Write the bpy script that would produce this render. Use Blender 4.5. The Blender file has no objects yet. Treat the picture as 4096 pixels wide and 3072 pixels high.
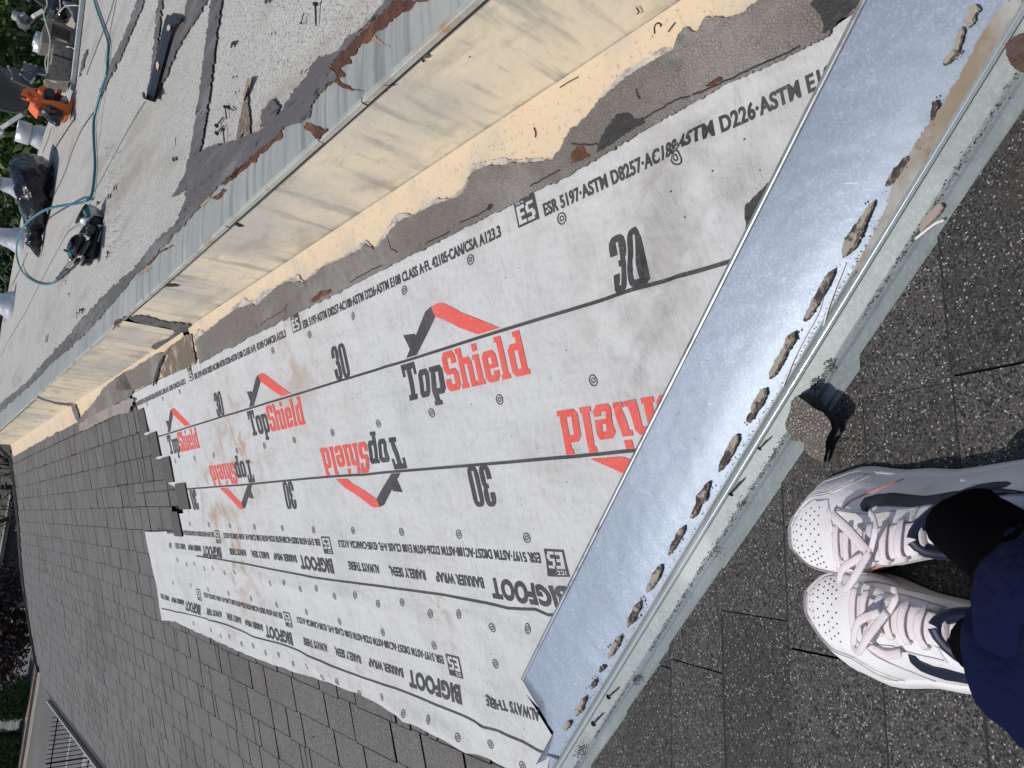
import bpy, bmesh, math, random
from mathutils import Vector, Matrix, noise
R = math.radians
rnd = random.Random(7)
SC = bpy.context.scene
COL = SC.collection

# ------------------------------------------------------------------ camera
FPX, CX, CY = 2850.0, 2048.0, 1536.0          # focal length and centre in photo pixels
def _v(r, u, f): return Vector((r, u, f))
_y = _v(-517., 2417., FPX).normalized()
_n = _v(-714., -(FPX * FPX + 517. * 714.) / 2417., FPX).normalized()
_z = -_n
_x = -(_y.cross(_z))
# rows: world axes written in camera (right,up,forward of the phone held upright)
def ray(px, py):
    c = _v(-(py - CY), -(px - CX), FPX)
    return Vector((_x.dot(c), _y.dot(c), _z.dot(c)))
def w_of(c): return Vector((_x.dot(c), _y.dot(c), _z.dot(c)))
cam_d = bpy.data.cameras.new('camera'); cam = bpy.data.objects.new('camera', cam_d); COL.objects.link(cam)
cr, cu, cb = w_of(_v(0, -1, 0)), w_of(_v(1, 0, 0)), -w_of(_v(0, 0, 1))
cam.matrix_world = Matrix(((cr.x, cu.x, cb.x, 0), (cr.y, cu.y, cb.y, 0), (cr.z, cu.z, cb.z, 0), (0, 0, 0, 1)))
cam_d.sensor_width = 36.0; cam_d.lens = 36.0 * FPX / 4096.0
cam_d.clip_start = 0.02; cam_d.clip_end = 2000
SC.camera = cam

# ------------------------------------------------------------------ light
SUN_EL, SUN_AZ = R(54), R(-64)                 # azimuth of the sun from +Y towards +X
W = bpy.data.worlds.new('World'); SC.world = W; W.use_nodes = True
nt = W.node_tree
sky = nt.nodes.new('ShaderNodeTexSky'); sky.sky_type = 'NISHITA'; sky.sun_disc = False
sky.sun_elevation = SUN_EL; sky.sun_rotation = SUN_AZ
nt.links.new(sky.outputs[0], nt.nodes['Background'].inputs[0])
nt.nodes['Background'].inputs[1].default_value = 0.085
sl = bpy.data.lights.new('sun', 'SUN'); so = bpy.data.objects.new('sun', sl); COL.objects.link(so)
sl.energy = 2.6; sl.angle = R(0.55); sl.color = (1.0, 0.95, 0.88)
sd = Vector((math.sin(SUN_AZ) * math.cos(SUN_EL), math.cos(SUN_AZ) * math.cos(SUN_EL), math.sin(SUN_EL)))
so.rotation_euler = sd.to_track_quat('Z', 'Y').to_euler(); so.location = (-5, 0, 8)
SC.view_settings.view_transform = 'Standard'; SC.view_settings.look = 'None'
SC.view_settings.exposure = 0.12; SC.view_settings.gamma = 1.0
SC.view_settings.use_curve_mapping = False

# ------------------------------------------------------------------ the planes the place is made of
AL = math.atan(1 / 3.); SA_, CA_ = math.sin(AL), math.cos(AL)
NA = Vector((-SA_, 0, CA_)); NB = Vector((0, SA_, CA_))
HA, HB = 0.9, 0.6885
WX = 0.722; WZ = -0.4917; KF = 0.06            # wall plane, its top edge, cross fall of the flat roof
GZ = -8.0
def pA(px, py, h=0.): d = ray(px, py); return d * (-(HA - h) / NA.dot(d))
def pB(px, py, h=0.): d = ray(px, py); return d * (-(HB - h) / NB.dot(d))
def pF(px, py, h=0.):
    d = ray(px, py); return d * ((WZ - KF * WX + h) / (d.z - KF * d.x))
def pW(px, py, o=0.): d = ray(px, py); return d * ((WX - o) / d.x)
def pG(px, py, h=0.): d = ray(px, py); return d * ((GZ + h) / d.z)
def pY(px, py, y): d = ray(px, py); return d * (y / d.y)
def A(s, y, h=0.):                              # slope coordinate s (m), along-roof y, height over the slope
    return Vector((s * CA_, y, -HA / CA_ + s * SA_)) + NA * h
def B(x, q, h=0.):                              # q: slope coordinate down-slope (+y)
    return Vector((x, q * CA_, -HB / CA_ - q * SA_)) + NB * h
def F(x, y, h=0.): return Vector((x, y, WZ + KF * (x - WX) + h))
def sA(px, py): p = pA(px, py); return (p.x / CA_, p.y)
VS = (-HB + HA) / CA_ * 3                       # x + y on the valley line
def V(q, d, h=0.):                              # along the valley (q = y on the line), plan distance d (+ is plane A side)
    x = VS - q + d / 2 ** .5; y = q + d / 2 ** .5
    if d >= 0: return Vector((x, y, -HA / CA_ + x / 3)) + NA * h
    return Vector((x, y, -HB / CA_ - y / 3)) + NB * h
def nz(x, y, z=0., s=1.): return noise.noise(Vector((x * s, y * s, z)))

# ------------------------------------------------------------------ materials
MATS = {}
def mat(name, col, rough=.8, metal=0., layers=(), bump=None, spec=None, emit=None):
    """layers: (kind, scale, colour, low, high, opt) stacked over the base colour by a procedural mask"""
    if name in MATS: return MATS[name]
    m = bpy.data.materials.new(name); m.use_nodes = True; t = m.node_tree; N = t.nodes; L = t.links
    b = N['Principled BSDF']
    b.inputs['Roughness'].default_value = rough; b.inputs['Metallic'].default_value = metal
    if spec is not None: b.inputs['Specular IOR Level'].default_value = spec
    tc = N.new('ShaderNodeTexCoord')
    def coord(stretch):
        if stretch is None: return tc.outputs['Object']
        mp = N.new('ShaderNodeMapping')
        if len(stretch) == 4: mp.inputs['Rotation'].default_value = (0, 0, stretch[3])
        mp.inputs['Scale'].default_value = stretch[:3]; L.new(tc.outputs['Object'], mp.inputs['Vector'])
        if len(stretch) == 4:
            mp.inputs['Rotation'].default_value = (0, 0, 0)
            m2 = N.new('ShaderNodeMapping'); m2.inputs['Rotation'].default_value = (0, 0, stretch[3])
            L.new(tc.outputs['Object'], m2.inputs['Vector']); L.new(m2.outputs[0], mp.inputs['Vector'])
        return mp.outputs[0]
    def mask(kind, scale, lo, hi, stretch=None, detail=4.):
        if kind == 'noise':
            n = N.new('ShaderNodeTexNoise'); n.inputs['Scale'].default_value = scale; n.inputs['Detail'].default_value = detail
            n.inputs['Roughness'].default_value = .6; o = n.outputs[0]
        elif kind == 'cell':
            n = N.new('ShaderNodeTexVoronoi'); n.inputs['Scale'].default_value = scale
            sp = N.new('ShaderNodeSeparateColor'); L.new(n.outputs['Color'], sp.inputs[0]); o = sp.outputs[0]
        elif kind == 'spot':
            n = N.new('ShaderNodeTexVoronoi'); n.inputs['Scale'].default_value = scale; o = n.outputs['Distance']
        elif kind == 'crack':
            n = N.new('ShaderNodeTexVoronoi'); n.feature = 'DISTANCE_TO_EDGE'; n.inputs['Scale'].default_value = scale; o = n.outputs['Distance']
        L.new(coord(stretch), n.inputs['Vector'])
        if kind == 'crack':
            nn = N.new('ShaderNodeTexNoise'); nn.inputs['Scale'].default_value = scale * .8; nn.inputs['Detail'].default_value = 3
            L.new(coord(stretch), nn.inputs['Vector'])
            mx = N.new('ShaderNodeVectorMath'); mx.operation = 'MULTIPLY_ADD'; mx.inputs[1].default_value = (1.6 / scale,) * 3
            L.new(nn.outputs['Color'], mx.inputs[0]); L.new(coord(stretch), mx.inputs[2]); L.new(mx.outputs[0], n.inputs['Vector'])
        r = N.new('ShaderNodeMapRange'); r.inputs['From Min'].default_value = lo; r.inputs['From Max'].default_value = hi
        r.interpolation_type = 'SMOOTHSTEP' if kind == 'noise' else 'LINEAR'
        L.new(o, r.inputs['Value']); return r.outputs[0]
    def near(c, r0, r1, nscale, lo, hi):
        vm = N.new('ShaderNodeVectorMath'); vm.operation = 'DISTANCE'; vm.inputs[1].default_value = c; L.new(tc.outputs['Object'], vm.inputs[0])
        r = N.new('ShaderNodeMapRange'); r.inputs['From Min'].default_value = r1; r.inputs['From Max'].default_value = r0; L.new(vm.outputs['Value'], r.inputs['Value'])
        k = mask('noise', nscale, lo, hi, (1, 1, 1), 6.); mm = N.new('ShaderNodeMath'); mm.operation = 'MULTIPLY'; L.new(r.outputs[0], mm.inputs[0]); L.new(k, mm.inputs[1]); return mm.outputs[0]
    rgb = N.new('ShaderNodeRGB'); rgb.outputs[0].default_value = (*col, 1); cur = rgb.outputs[0]
    for ly in layers:
        kind, scale, c2, lo, hi = ly[:5]; o = ly[5] if len(ly) > 5 else {}
        if kind == 'vary':
            k = mask('cell' if o.get('cell') else 'noise', scale, 0, 1, o.get('st'))
            mr = N.new('ShaderNodeMapRange'); mr.inputs['To Min'].default_value = lo; mr.inputs['To Max'].default_value = hi; L.new(k, mr.inputs[0])
            mx = N.new('ShaderNodeMix'); mx.data_type = 'RGBA'; mx.blend_type = 'MULTIPLY'; mx.inputs['Factor'].default_value = 1
            cc = N.new('ShaderNodeCombineColor')
            for i in range(3): L.new(mr.outputs[0], cc.inputs[i])
            L.new(cur, mx.inputs[6]); L.new(cc.outputs[0], mx.inputs[7]); cur = mx.outputs[2]; continue
        k = near(scale, o['r'][0], o['r'][1], o['n'], lo, hi) if kind == 'near' else mask(kind, scale, lo, hi, o.get('st'), o.get('detail', 4.))
        if 'and' in o:
            k2 = mask(*o['and']); mm = N.new('ShaderNodeMath'); mm.operation = 'MULTIPLY'; L.new(k, mm.inputs[0]); L.new(k2, mm.inputs[1]); k = mm.outputs[0]
        if 'amt' in o:
            mm = N.new('ShaderNodeMath'); mm.operation = 'MULTIPLY'; L.new(k, mm.inputs[0]); mm.inputs[1].default_value = o['amt']; k = mm.outputs[0]
        mx = N.new('ShaderNodeMix'); mx.data_type = 'RGBA'
        L.new(k, mx.inputs[0]); L.new(cur, mx.inputs[6]); mx.inputs[7].default_value = (*c2, 1); cur = mx.outputs[2]
    L.new(cur, b.inputs['Base Color'])
    if bump:
        hs = None
        for (kind, scale, amt, *rest) in bump:
            k = mask(kind, scale, 0 if kind != 'crack' else .0, 1 if kind != 'crack' else .25, rest[0] if rest else None)
            mm = N.new('ShaderNodeMath'); mm.operation = 'MULTIPLY_ADD'; mm.inputs[1].default_value = amt
            L.new(k, mm.inputs[0])
            if hs is None: mm.inputs[2].default_value = 0
            else: L.new(hs, mm.inputs[2])
            hs = mm.outputs[0]
        bp = N.new('ShaderNodeBump'); bp.inputs['Strength'].default_value = 1; bp.inputs['Distance'].default_value = 1
        L.new(hs, bp.inputs['Height']); L.new(bp.outputs[0], b.inputs['Normal'])
    MATS[name] = m; return m

m_felt = mat('underlayment_felt', (.575, .578, .572), .75, layers=[
    ('noise', 6, (.47, .47, .47), .42, .75, {'amt': .7}), ('noise', 90, (.42, .42, .42), .5, .8, {'amt': .5}),
    ('noise', 14, (.45, .42, .38), .58, .8, {'amt': .6}),
    ('noise', 3.2, (.42, .29, .20), .56, .72, {'and': ('noise', 28, .45, .7), 'amt': .7}),
    ('noise', 30, (.36, .36, .36), .5, .8, {'st': (1, 4, 1), 'amt': .5}),
    ('near', tuple(pA(960, 1780)), (.40, .29, .21), .42, .66, {'r': (.03, .34), 'n': 16}), ('near', tuple(pA(960, 2230)), (.40, .29, .21), .44, .66, {'r': (.03, .30), 'n': 14}), ('near', tuple(pA(860, 2010)), (.40, .29, .21), .45, .68, {'r': (.03, .30), 'n': 12}),
    ('near', tuple(pA(1200, 1450)), (.42, .36, .30), .42, .7, {'r': (.03, .40), 'n': 9}), ('near', tuple(pA(2780, 960)), (.42, .41, .39), .40, .65, {'r': (.03, .40), 'n': 9}),
    ('spot', 34, (.05, .05, .05), .065, .045, {'and': ('noise', 5, .5, .56)})],
    bump=[('noise', 420, .0006), ('noise', 60, .0009), ('noise', 6, .016, (1, .45, 1)), ('noise', 15, .005, (.5, 1.2, 1))])
m_ink = mat('printed_black_ink', (.042, .042, .044), .7, layers=[('noise', 160, (.15, .15, .15), .5, .75, {'amt': .5}), ('noise', 12, (.10, .10, .10), .45, .75, {'amt': .5})])
m_crest = mat('crest_highlight_metal', (.75, .77, .78), .25, .8)  # the highlight along the rib crest, put into a paler, shinier metal
m_red = mat('printed_red_ink', (.72, .085, .065), .7, layers=[('noise', 160, (.72, .30, .27), .5, .8, {'amt': .5}), ('noise', 12, (.65, .2, .17), .45, .75, {'amt': .4})])
m_cream = mat('cream_painted_metal', (.85, .73, .54), .5, layers=[
    ('noise', 1.7, (.58, .54, .48), .46, .64, {'amt': .95}),
    ('noise', 2.6, (.32, .31, .30), .50, .70, {'st': (1, 6.5, 1.2), 'amt': .85, 'detail': 8.}), ('noise', 5, (.42, .36, .29), .5, .7, {'st': (1, 1, 3), 'amt': .6, 'detail': 8.}),
    ('noise', 9, (.30, .30, .30), .6, .8, {'st': (1, 5, .8), 'amt': .8, 'detail': 8.}),
    ('noise', 60, (.5, .44, .36), .55, .8, {'amt': .4}),
    ('spot', 26, (.06, .06, .06), .07, .05, {'and': ('noise', 6, .5, .56)})], bump=[('noise', 5, .006), ('noise', 60, .0006)])
m_cream2 = mat('cream_painted_flange', (.67, .53, .365), .65, layers=[
    ('noise', 7, (.52, .45, .36), .45, .68, {'amt': .85}), ('noise', 2.2, (.70, .47, .28), .52, .7, {'amt': .6}),
    ('noise', 120, (.30, .25, .2), .56, .72, {'amt': .7}),
    ('spot', 45, (.07, .06, .06), .09, .06, {'and': ('noise', 7, .48, .55)})], bump=[('noise', 120, .0009)])
m_mastic = mat('grey_cracked_mastic', (.205, .185, .17), .9, layers=[
    ('noise', 5, (.33, .31, .29), .45, .7, {'amt': .7}), ('crack', 210, (.045, .04, .038), .05, .0, {'amt': .8, 'and': ('noise', 45, .42, .6)}),
    ('noise', 18, (.10, .09, .085), .58, .75, {'amt': .6})], bump=[('crack', 210, .0011), ('noise', 60, .002), ('noise', 260, .0008)])
m_mastic_pale = mat('pale_mastic_edge', (.50, .46, .405), .9, layers=[('noise', 40, (.30, .28, .265), .42, .6, {}), ('noise', 22, (.60, .52, .42), .52, .62, {})], bump=[('noise', 90, .002)])
m_mastic_dark = mat('roof_cement', (.115, .105, .105), .85, layers=[('noise', 14, (.19, .18, .18), .45, .7, {'st': (1, .25, 1)}), ('noise', 60, (.03, .028, .03), .58, .7, {'st': (1, .3, 1)})], bump=[('noise', 60, .003, (1, .3, 1))])
m_bitumen = mat('black_bitumen', (.022, .021, .021), .6, layers=[('noise', 20, (.07, .05, .04), .5, .7, {})], bump=[('noise', 80, .002)])
m_galv = mat('galvanised_steel', (.235, .282, .355), .48, .42, layers=[
    ('noise', 260, (.37, .43, .51), .45, .7, {'amt': .6}), ('noise', 5, (.24, .285, .35), .4, .7, {'amt': .6}), ('noise', 14, (.45, .49, .54), .64, .74, {'st': (9, .8, 1, .5), 'amt': .22, 'detail': 8.}),
    ('noise', 26, (.62, .66, .7), .67, .74, {'st': (6, .9, 1, .3), 'amt': .35}),
    ('spot', 60, (.07, .05, .045), .07, .045, {'and': ('noise', 8, .52, .58)}),
    ('noise', 40, (.22, .15, .11), .68, .76, {'amt': .6})], bump=[('noise', 3.5, .004), ('noise', 220, .00006)])
m_galv2 = mat('galvanised_steel_dull', (.25, .285, .285), .55, .25, layers=[
    ('noise', 200, (.36, .42, .43), .45, .7, {'amt': .5}), ('noise', 7, (.42, .46, .46), .5, .7, {'amt': .6}), ('noise', 30, (.2, .22, .22), .6, .75, {'amt': .5})],
    bump=[('noise', 6, .003)])
m_hem = mat('steel_hem', (.42, .43, .45), .35, .7, layers=[('noise', 30, (.2, .19, .2), .5, .7, {'amt': .7})])
m_edge = mat('drip_edge_steel', (.33, .345, .325), .6, .0, layers=[
    ('noise', 3, (.40, .405, .375), .45, .65, {}), ('noise', 2.4, (.19, .205, .20), .46, .66, {'st': (.5, 14, 1), 'amt': .85, 'detail': 8.}), ('noise', 3.1, (.50, .50, .45), .56, .72, {'st': (.5, 16, 1), 'amt': .7, 'detail': 8.}),
    ('noise', 9, (.42, .36, .26), .6, .75, {'st': (.7, 3, 1), 'amt': .6})], bump=[('noise', 12, .002)])
m_rust = mat('rust', (.10, .038, .022), .9, layers=[('noise', 22, (.20, .085, .04), .45, .7, {}), ('noise', 70, (.05, .025, .018), .5, .7, {'amt': .7})], bump=[('noise', 90, .002)])
m_rustpale = mat('rust_run', (.36, .25, .15), .8, layers=[('noise', 30, (.33, .33, .29), .45, .65, {})])
m_sand = mat('sealant_residue', (.34, .305, .25), .85, layers=[('noise', 26, (.055, .038, .028), .47, .54, {}), ('noise', 150, (.25, .2, .16), .5, .7, {'amt': .6})], bump=[('noise', 120, .002)])
m_sanddark = mat('sealant_residue_rim', (.10, .075, .06), .9, layers=[('noise', 200, (.3, .27, .22), .5, .65, {})], bump=[('noise', 200, .003)])
m_cap = mat('cap_sheet_granules', (.49, .47, .425), .9, layers=[
    ('cell', 380, (.62, .605, .56), .45, .55, {}), ('cell', 420, (.23, .22, .21), .80, .86, {}),
    ('noise', 1.1, (.40, .385, .35), .45, .7, {'amt': .5}), ('noise', 2.6, (.33, .295, .24), .50, .72, {'st': (1.6, .35, 1), 'amt': .75}),
    ('cell', 230, (.16, .155, .15), .97, .98, {})], bump=[('cell', 300, .0010)])
m_shA = mat('weathered_asphalt_shingle', (.128, .119, .112), .9, layers=[
    ('vary', 5, None, .75, 1.25), ('cell', 420, (.31, .305, .30), .62, .9, {'amt': .6}), ('cell', 380, (.05, .05, .05), .7, .95, {'amt': .7}),
    ('noise', 2.2, (.12, .095, .085), .56, .72, {'amt': .6})], bump=[('cell', 400, .0008)])
m_shA2 = mat('asphalt_shingle_patched', (.118, .110, .105), .9, layers=[
    ('vary', 6, None, .75, 1.25), ('cell', 400, (.27, .26, .25), .6, .9, {'amt': .6}), ('cell', 380, (.04, .035, .033), .6, .95, {'amt': .8})], bump=[('cell', 400, .0008)])
def shb(n, k): return mat(n, (.054 * k, .050 * k, .047 * k), .85, layers=[
    ('vary', 4, None, .75, 1.25), ('cell', 640, (.21 * k, .20 * k, .18 * k), .74, .86, {}), ('cell', 600, (.095 * k, .090 * k, .084 * k), .3, .6, {'and': ('noise', 60, .35, .6)}),
    ('cell', 600, (.42, .41, .38), .965, .98, {}), ('cell', 430, (.013, .013, .014), .78, .84, {}),
    ('noise', 7, (.05, .042, .036), .55, .72, {'amt': .5})], bump=[('cell', 520, .0016)])
m_shB, m_shB2, m_shB3 = shb('dark_asphalt_shingle', .74), shb('darker_asphalt_shingle', .62), shb('paler_asphalt_shingle', .88)
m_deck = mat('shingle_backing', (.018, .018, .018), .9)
m_fresh = mat('unexposed_shingle_strip', (.085, .075, .068), .85, layers=[('noise', 60, (.12, .11, .1), .5, .7, {})])
m_black = mat('black_plastic', (.016, .016, .018), .38, bump=[('noise', 50, .0004)])
m_blackrough = mat('black_painted_steel', (.02, .019, .02), .42, .3, layers=[('noise', 22, (.09, .055, .035), .6, .75, {'amt': .7})])
m_teal = mat('teal_hose_rubber', (.012, .17, .22), .35, layers=[('noise', 30, (.02, .12, .15), .5, .7, {})])
m_tealp = mat('teal_plastic', (.01, .19, .22), .4)
m_silver = mat('cast_aluminium', (.55, .57, .58), .35, .7, layers=[('noise', 20, (.3, .31, .32), .5, .7, {'amt': .6})])
m_brass = mat('coupling_steel', (.45, .42, .36), .3, .9)
m_orange = mat('orange_plastic', (.80, .16, .028), .45, layers=[('noise', 12, (.45, .1, .03), .6, .75, {'amt': .5})])
m_tan = mat('tan_print', (.78, .55, .36), .6)
m_bag = mat('black_bin_liner', (.004, .004, .007), .13, spec=.5, bump=[('noise', 7, .02, (1, 4, 1))])
m_block = mat('concrete_block', (.26, .235, .205), .95, layers=[('noise', 40, (.15, .135, .115), .45, .7, {}), ('spot', 60, (.05, .045, .04), .1, .07, {})], bump=[('noise', 120, .002)])
m_pipe = mat('silver_painted_pipe', (.62, .63, .66), .38, .35, layers=[('noise', 10, (.42, .43, .45), .5, .7, {'amt': .7})], bump=[('noise', 25, .004)])
m_dish = mat('dark_grey_dish', (.055, .058, .066), .5)
m_dishm = mat('grey_dish_hardware', (.17, .175, .19), .45, .3)
m_wire = mat('white_coax', (.72, .68, .60), .5)
m_white = mat('white_curb_metal', (.62, .62, .58), .5, layers=[('noise', 18, (.4, .38, .33), .5, .7, {'amt': .6})])
m_navy = mat('navy_jersey', (.005, .008, .036), .9, spec=.08, bump=[('noise', 900, .0003), ('noise', 16, .012)])
m_navy2 = mat('navy_leather', (.008, .012, .035), .5)
m_sock = mat('black_sock', (.002, .002, .003), .95, spec=.02)
m_leather = mat('white_leather', (.80, .79, .80), .5, layers=[('noise', 16, (.60, .55, .53), .5, .75, {'amt': .55}), ('noise', 60, (.5, .4, .36), .62, .75, {'amt': .45})], bump=[('noise', 180, .0005), ('noise', 40, .0007)])
m_leather2 = mat('white_leather_toe', (.84, .82, .82), .5, layers=[('noise', 22, (.66, .57, .54), .5, .75, {'amt': .5})], bump=[('noise', 220, .0005)])
m_mid = mat('white_rubber_midsole', (.74, .73, .72), .55, layers=[('noise', 24, (.42, .37, .32), .58, .75, {'amt': .6})])
m_out = mat('black_rubber_outsole', (.012, .012, .014), .7)
m_lace = mat('pinkish_white_lace', (.80, .73, .745), .8, layers=[('noise', 30, (.75, .40, .36), .58, .75, {'amt': .5})], bump=[('noise', 700, .0006)])
m_stitch = mat('stitched_seam', (.40, .36, .36), .8)
m_seamred = mat('coral_edge_paint', (.70, .25, .16), .7)
m_skin = mat('skin', (.48, .30, .22), .55)
m_nail = mat('steel_nail', (.06, .055, .055), .45, .5)
m_nailrust = mat('rusty_nail', (.11, .05, .04), .6, .3)
m_grit = mat('loose_granules', (.13, .12, .11), .8, layers=[('cell', 500, (.4, .38, .34), .6, .8, {}), ('cell', 470, (.03, .025, .022), .7, .8, {})])
m_leaf = mat('green_leaves', (.055, .11, .02), .55, layers=[('cell', 9, (.12, .19, .035), .5, .9, {}), ('noise', 1.2, (.025, .06, .012), .4, .65, {})])
m_leafd = mat('dark_green_leaves', (.02, .045, .014), .6, layers=[('cell', 7, (.05, .085, .025), .6, .9, {})])
m_plum = mat('plum_leaves', (.035, .017, .022), .6, layers=[('cell', 8, (.075, .035, .04), .6, .9, {})])
m_hedge = mat('hedge_leaves', (.035, .075, .018), .6, layers=[('cell', 9, (.11, .15, .035), .65, .95, {})])
m_bark = mat('bark', (.05, .04, .034), .9, bump=[('noise', 20, .02)])
m_asph = mat('road_asphalt', (.115, .112, .104), .9, layers=[('noise', .35, (.14, .137, .128), .4, .7, {}), ('crack', .22, (.03, .03, .03), .004, .0, {'amt': .7, 'and': ('noise', .3, .5, .6)})])
m_conc = mat('pavement_concrete', (.30, .27, .235), .9, layers=[('noise', 1.5, (.22, .2, .18), .4, .7, {})])
m_brick = mat('kerb_paving', (.30, .215, .17), .9, layers=[('noise', 3, (.22, .16, .13), .4, .7, {})])
m_paint = mat('white_road_paint', (.60, .59, .56), .8, layers=[('noise', 4, (.3, .3, .29), .5, .7, {'amt': .6})])
m_ground = mat('bare_ground', (.075, .062, .045), .95, layers=[('noise', .8, (.04, .055, .02), .45, .6, {}), ('noise', 6, (.03, .026, .02), .5, .7, {})], bump=[('noise', 3, .05)])
m_yard = mat('yard_concrete', (.035, .035, .036), .9, layers=[('noise', 1.2, (.05, .05, .05), .4, .7, {})])  # nearly black: the trees' shade over the yard is in this colour
m_iron = mat('black_iron', (.012, .012, .013), .5, .3)
m_pole = mat('grey_pole', (.13, .135, .14), .5, .2)
m_car = mat('dark_blue_car_paint', (.02, .035, .06), .2, .4, spec=.7)
m_glass = mat('car_glass', (.02, .025, .03), .06)
m_stucco = mat('house_stucco', (.42, .36, .29), .9, bump=[('noise', 60, .004)])
m_wood = mat('old_wood', (.16, .105, .065), .9, layers=[('noise', 20, (.08, .05, .035), .5, .7, {'st': (8, 1, 1)})])
m_gutter = mat('gutter_metal', (.42, .40, .36), .5, .2)
m_chrome = mat('light_chip', (.75, .74, .7), .6)

# ------------------------------------------------------------------ object helpers
def link(name, me, m=None, parent=None):
    o = bpy.data.objects.new(name, me)
    COL.objects.link(o)
    if m is not None: me.materials.append(m)
    if parent is not None: o.parent = parent
    return o
def obj(name, bm, m, parent=None, smooth=False):
    me = bpy.data.meshes.new(name); bmesh.ops.recalc_face_normals(bm, faces=bm.faces[:])
    bm.to_mesh(me); bm.free()
    if smooth:
        for p in me.polygons: p.use_smooth = True
    return link(name, me, m, parent)
def empty(name, loc=(0, 0, 0)):
    o = bpy.data.objects.new(name, None); COL.objects.link(o); o.location = loc; o.empty_display_size = .1; return o
def tag(o, label, cat, group=None):
    o['label'] = label; o['category'] = cat
    if group: o['group'] = group
    return o
def struct(o): o['kind'] = 'structure'; return o
def BM(): return bmesh.new()
def hang(o, parent):                           # parent while keeping world-space mesh coordinates
    o.parent = parent; o.matrix_parent_inverse = Matrix.Translation(-Vector(parent.location)); return o
def dark_sides(o, n):                          # cut asphalt edges are black
    o.data.materials.append(m_deck)
    for p in o.data.polygons:
        if abs(p.normal.dot(n)) < .6: p.material_index = 1
    return o
def part(name, bm, m, parent, smooth=False): return hang(obj(name, bm, m, None, smooth), parent)

def quadgrid(bm, rows):
    vs = [[bm.verts.new(p) for p in r] for r in rows]
    for i in range(len(vs) - 1):
        for j in range(len(vs[0]) - 1):
            try: bm.faces.new((vs[i][j], vs[i][j + 1], vs[i + 1][j + 1], vs[i + 1][j]))
            except ValueError: pass
    return vs
def prism(bm, bottom, top):
    b = [bm.verts.new(p) for p in bottom]; t = [bm.verts.new(p) for p in top]; n = len(b)
    bm.faces.new(t); bm.faces.new(b[::-1])
    for i in range(n): bm.faces.new((b[i], b[(i + 1) % n], t[(i + 1) % n], t[i]))
def box(bm, c, sx, sy, sz, X=Vector((1, 0, 0)), Y=Vector((0, 1, 0)), Z=Vector((0, 0, 1))):
    c = Vector(c)
    bot = [c + X * (a * sx / 2) + Y * (b * sy / 2) - Z * sz / 2 for a, b in ((-1, -1), (1, -1), (1, 1), (-1, 1))]
    prism(bm, bot, [p + Z * sz for p in bot])
def tube(bm, pts, rad, n=10, cap=True, flat=1., ref=None):
    pts = [Vector(p) for p in pts]; rs = rad if isinstance(rad, (list, tuple)) else [rad] * len(pts)
    rings = []; prev = None
    for i, p in enumerate(pts):
        t = (pts[min(i + 1, len(pts) - 1)] - pts[max(i - 1, 0)]).normalized()
        a = (ref or prev or (Vector((0, 0, 1)) if abs(t.z) < .9 else Vector((1, 0, 0))))
        a = (a - t * a.dot(t)).normalized(); b = t.cross(a); prev = a
        rings.append([bm.verts.new(p + (a * math.cos(2 * math.pi * k / n) * flat + b * math.sin(2 * math.pi * k / n)) * rs[i]) for k in range(n)])
    for i in range(len(rings) - 1):
        for k in range(n): bm.faces.new((rings[i][k], rings[i][(k + 1) % n], rings[i + 1][(k + 1) % n], rings[i + 1][k]))
    if cap: bm.faces.new(rings[0][::-1]); bm.faces.new(rings[-1])
def spline(pts, k=6):
    pts = [Vector(p) for p in pts]; out = []
    for i in range(len(pts) - 1):
        p0, p1, p2, p3 = pts[max(i - 1, 0)], pts[i], pts[i + 1], pts[min(i + 2, len(pts) - 1)]
        for j in range(k):
            t = j / k
            out.append(.5 * ((2 * p1) + (-p0 + p2) * t + (2 * p0 - 5 * p1 + 4 * p2 - p3) * t * t + (-p0 + 3 * p1 - 3 * p2 + p3) * t ** 3))
    out.append(pts[-1]); return out
def rough_line(pts, step, amp, seed=0, closed=True):
    """resample a 2-D/3-D outline and shake it"""
    out = []; n = len(pts)
    for i in range(n if closed else n - 1):
        a, b = Vector(pts[i]), Vector(pts[(i + 1) % n]); L = (b - a).length; k = max(1, int(L / step))
        for j in range(k):
            p = a.lerp(b, j / k); w = min(1, 4 * min(j, k - j) / k + .2)
            q = p + Vector([amp * w * (noise.noise(Vector((p[0] / step * .37 + seed, p[1] / step * .37, 3.1 * d + seed)))*1.4 + .6*noise.noise(Vector((p[0] / step * 1.1 + seed, p[1] / step * 1.1, 7.1 * d)))) for d in range(len(p))])
            out.append(q)
    if not closed: out.append(Vector(pts[-1]))
    return out
def patch(name, P, px, th, m, parent=None, h0=.0, step=7, amp=6, seed=0, lift=None):
    """a thin layer spread on a plane, its ragged outline measured on the photograph"""
    pl = rough_line([(a, b) for a, b in px], step, amp, seed)
    bm = BM(); top = []; bot = []
    for q in pl:
        bot.append(P(q[0], q[1], h0)); 
    cen = sum(bot, Vector()) / len(bot)
    nrm = (P(px[0][0], px[0][1], h0 + .01) - P(px[0][0], px[0][1], h0))
    nn = {pA: NA, pB: NB, pF: Vector((0, 0, 1)), pW: Vector((-1, 0, 0)), pG: Vector((0, 0, 1))}[P]
    top = [p + nn * th for p in bot]
    b = [bm.verts.new(p) for p in bot]; t = [bm.verts.new(p) for p in top]; n = len(b)
    bmesh.ops.triangle_fill(bm, use_beauty=True, edges=[bm.edges.new((t[i], t[(i + 1) % n])) for i in range(n)])
    for i in range(n): bm.faces.new((b[i], b[(i + 1) % n], t[(i + 1) % n], t[i]))
    return part(name, bm, m, parent) if parent else obj(name, bm, m)
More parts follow.
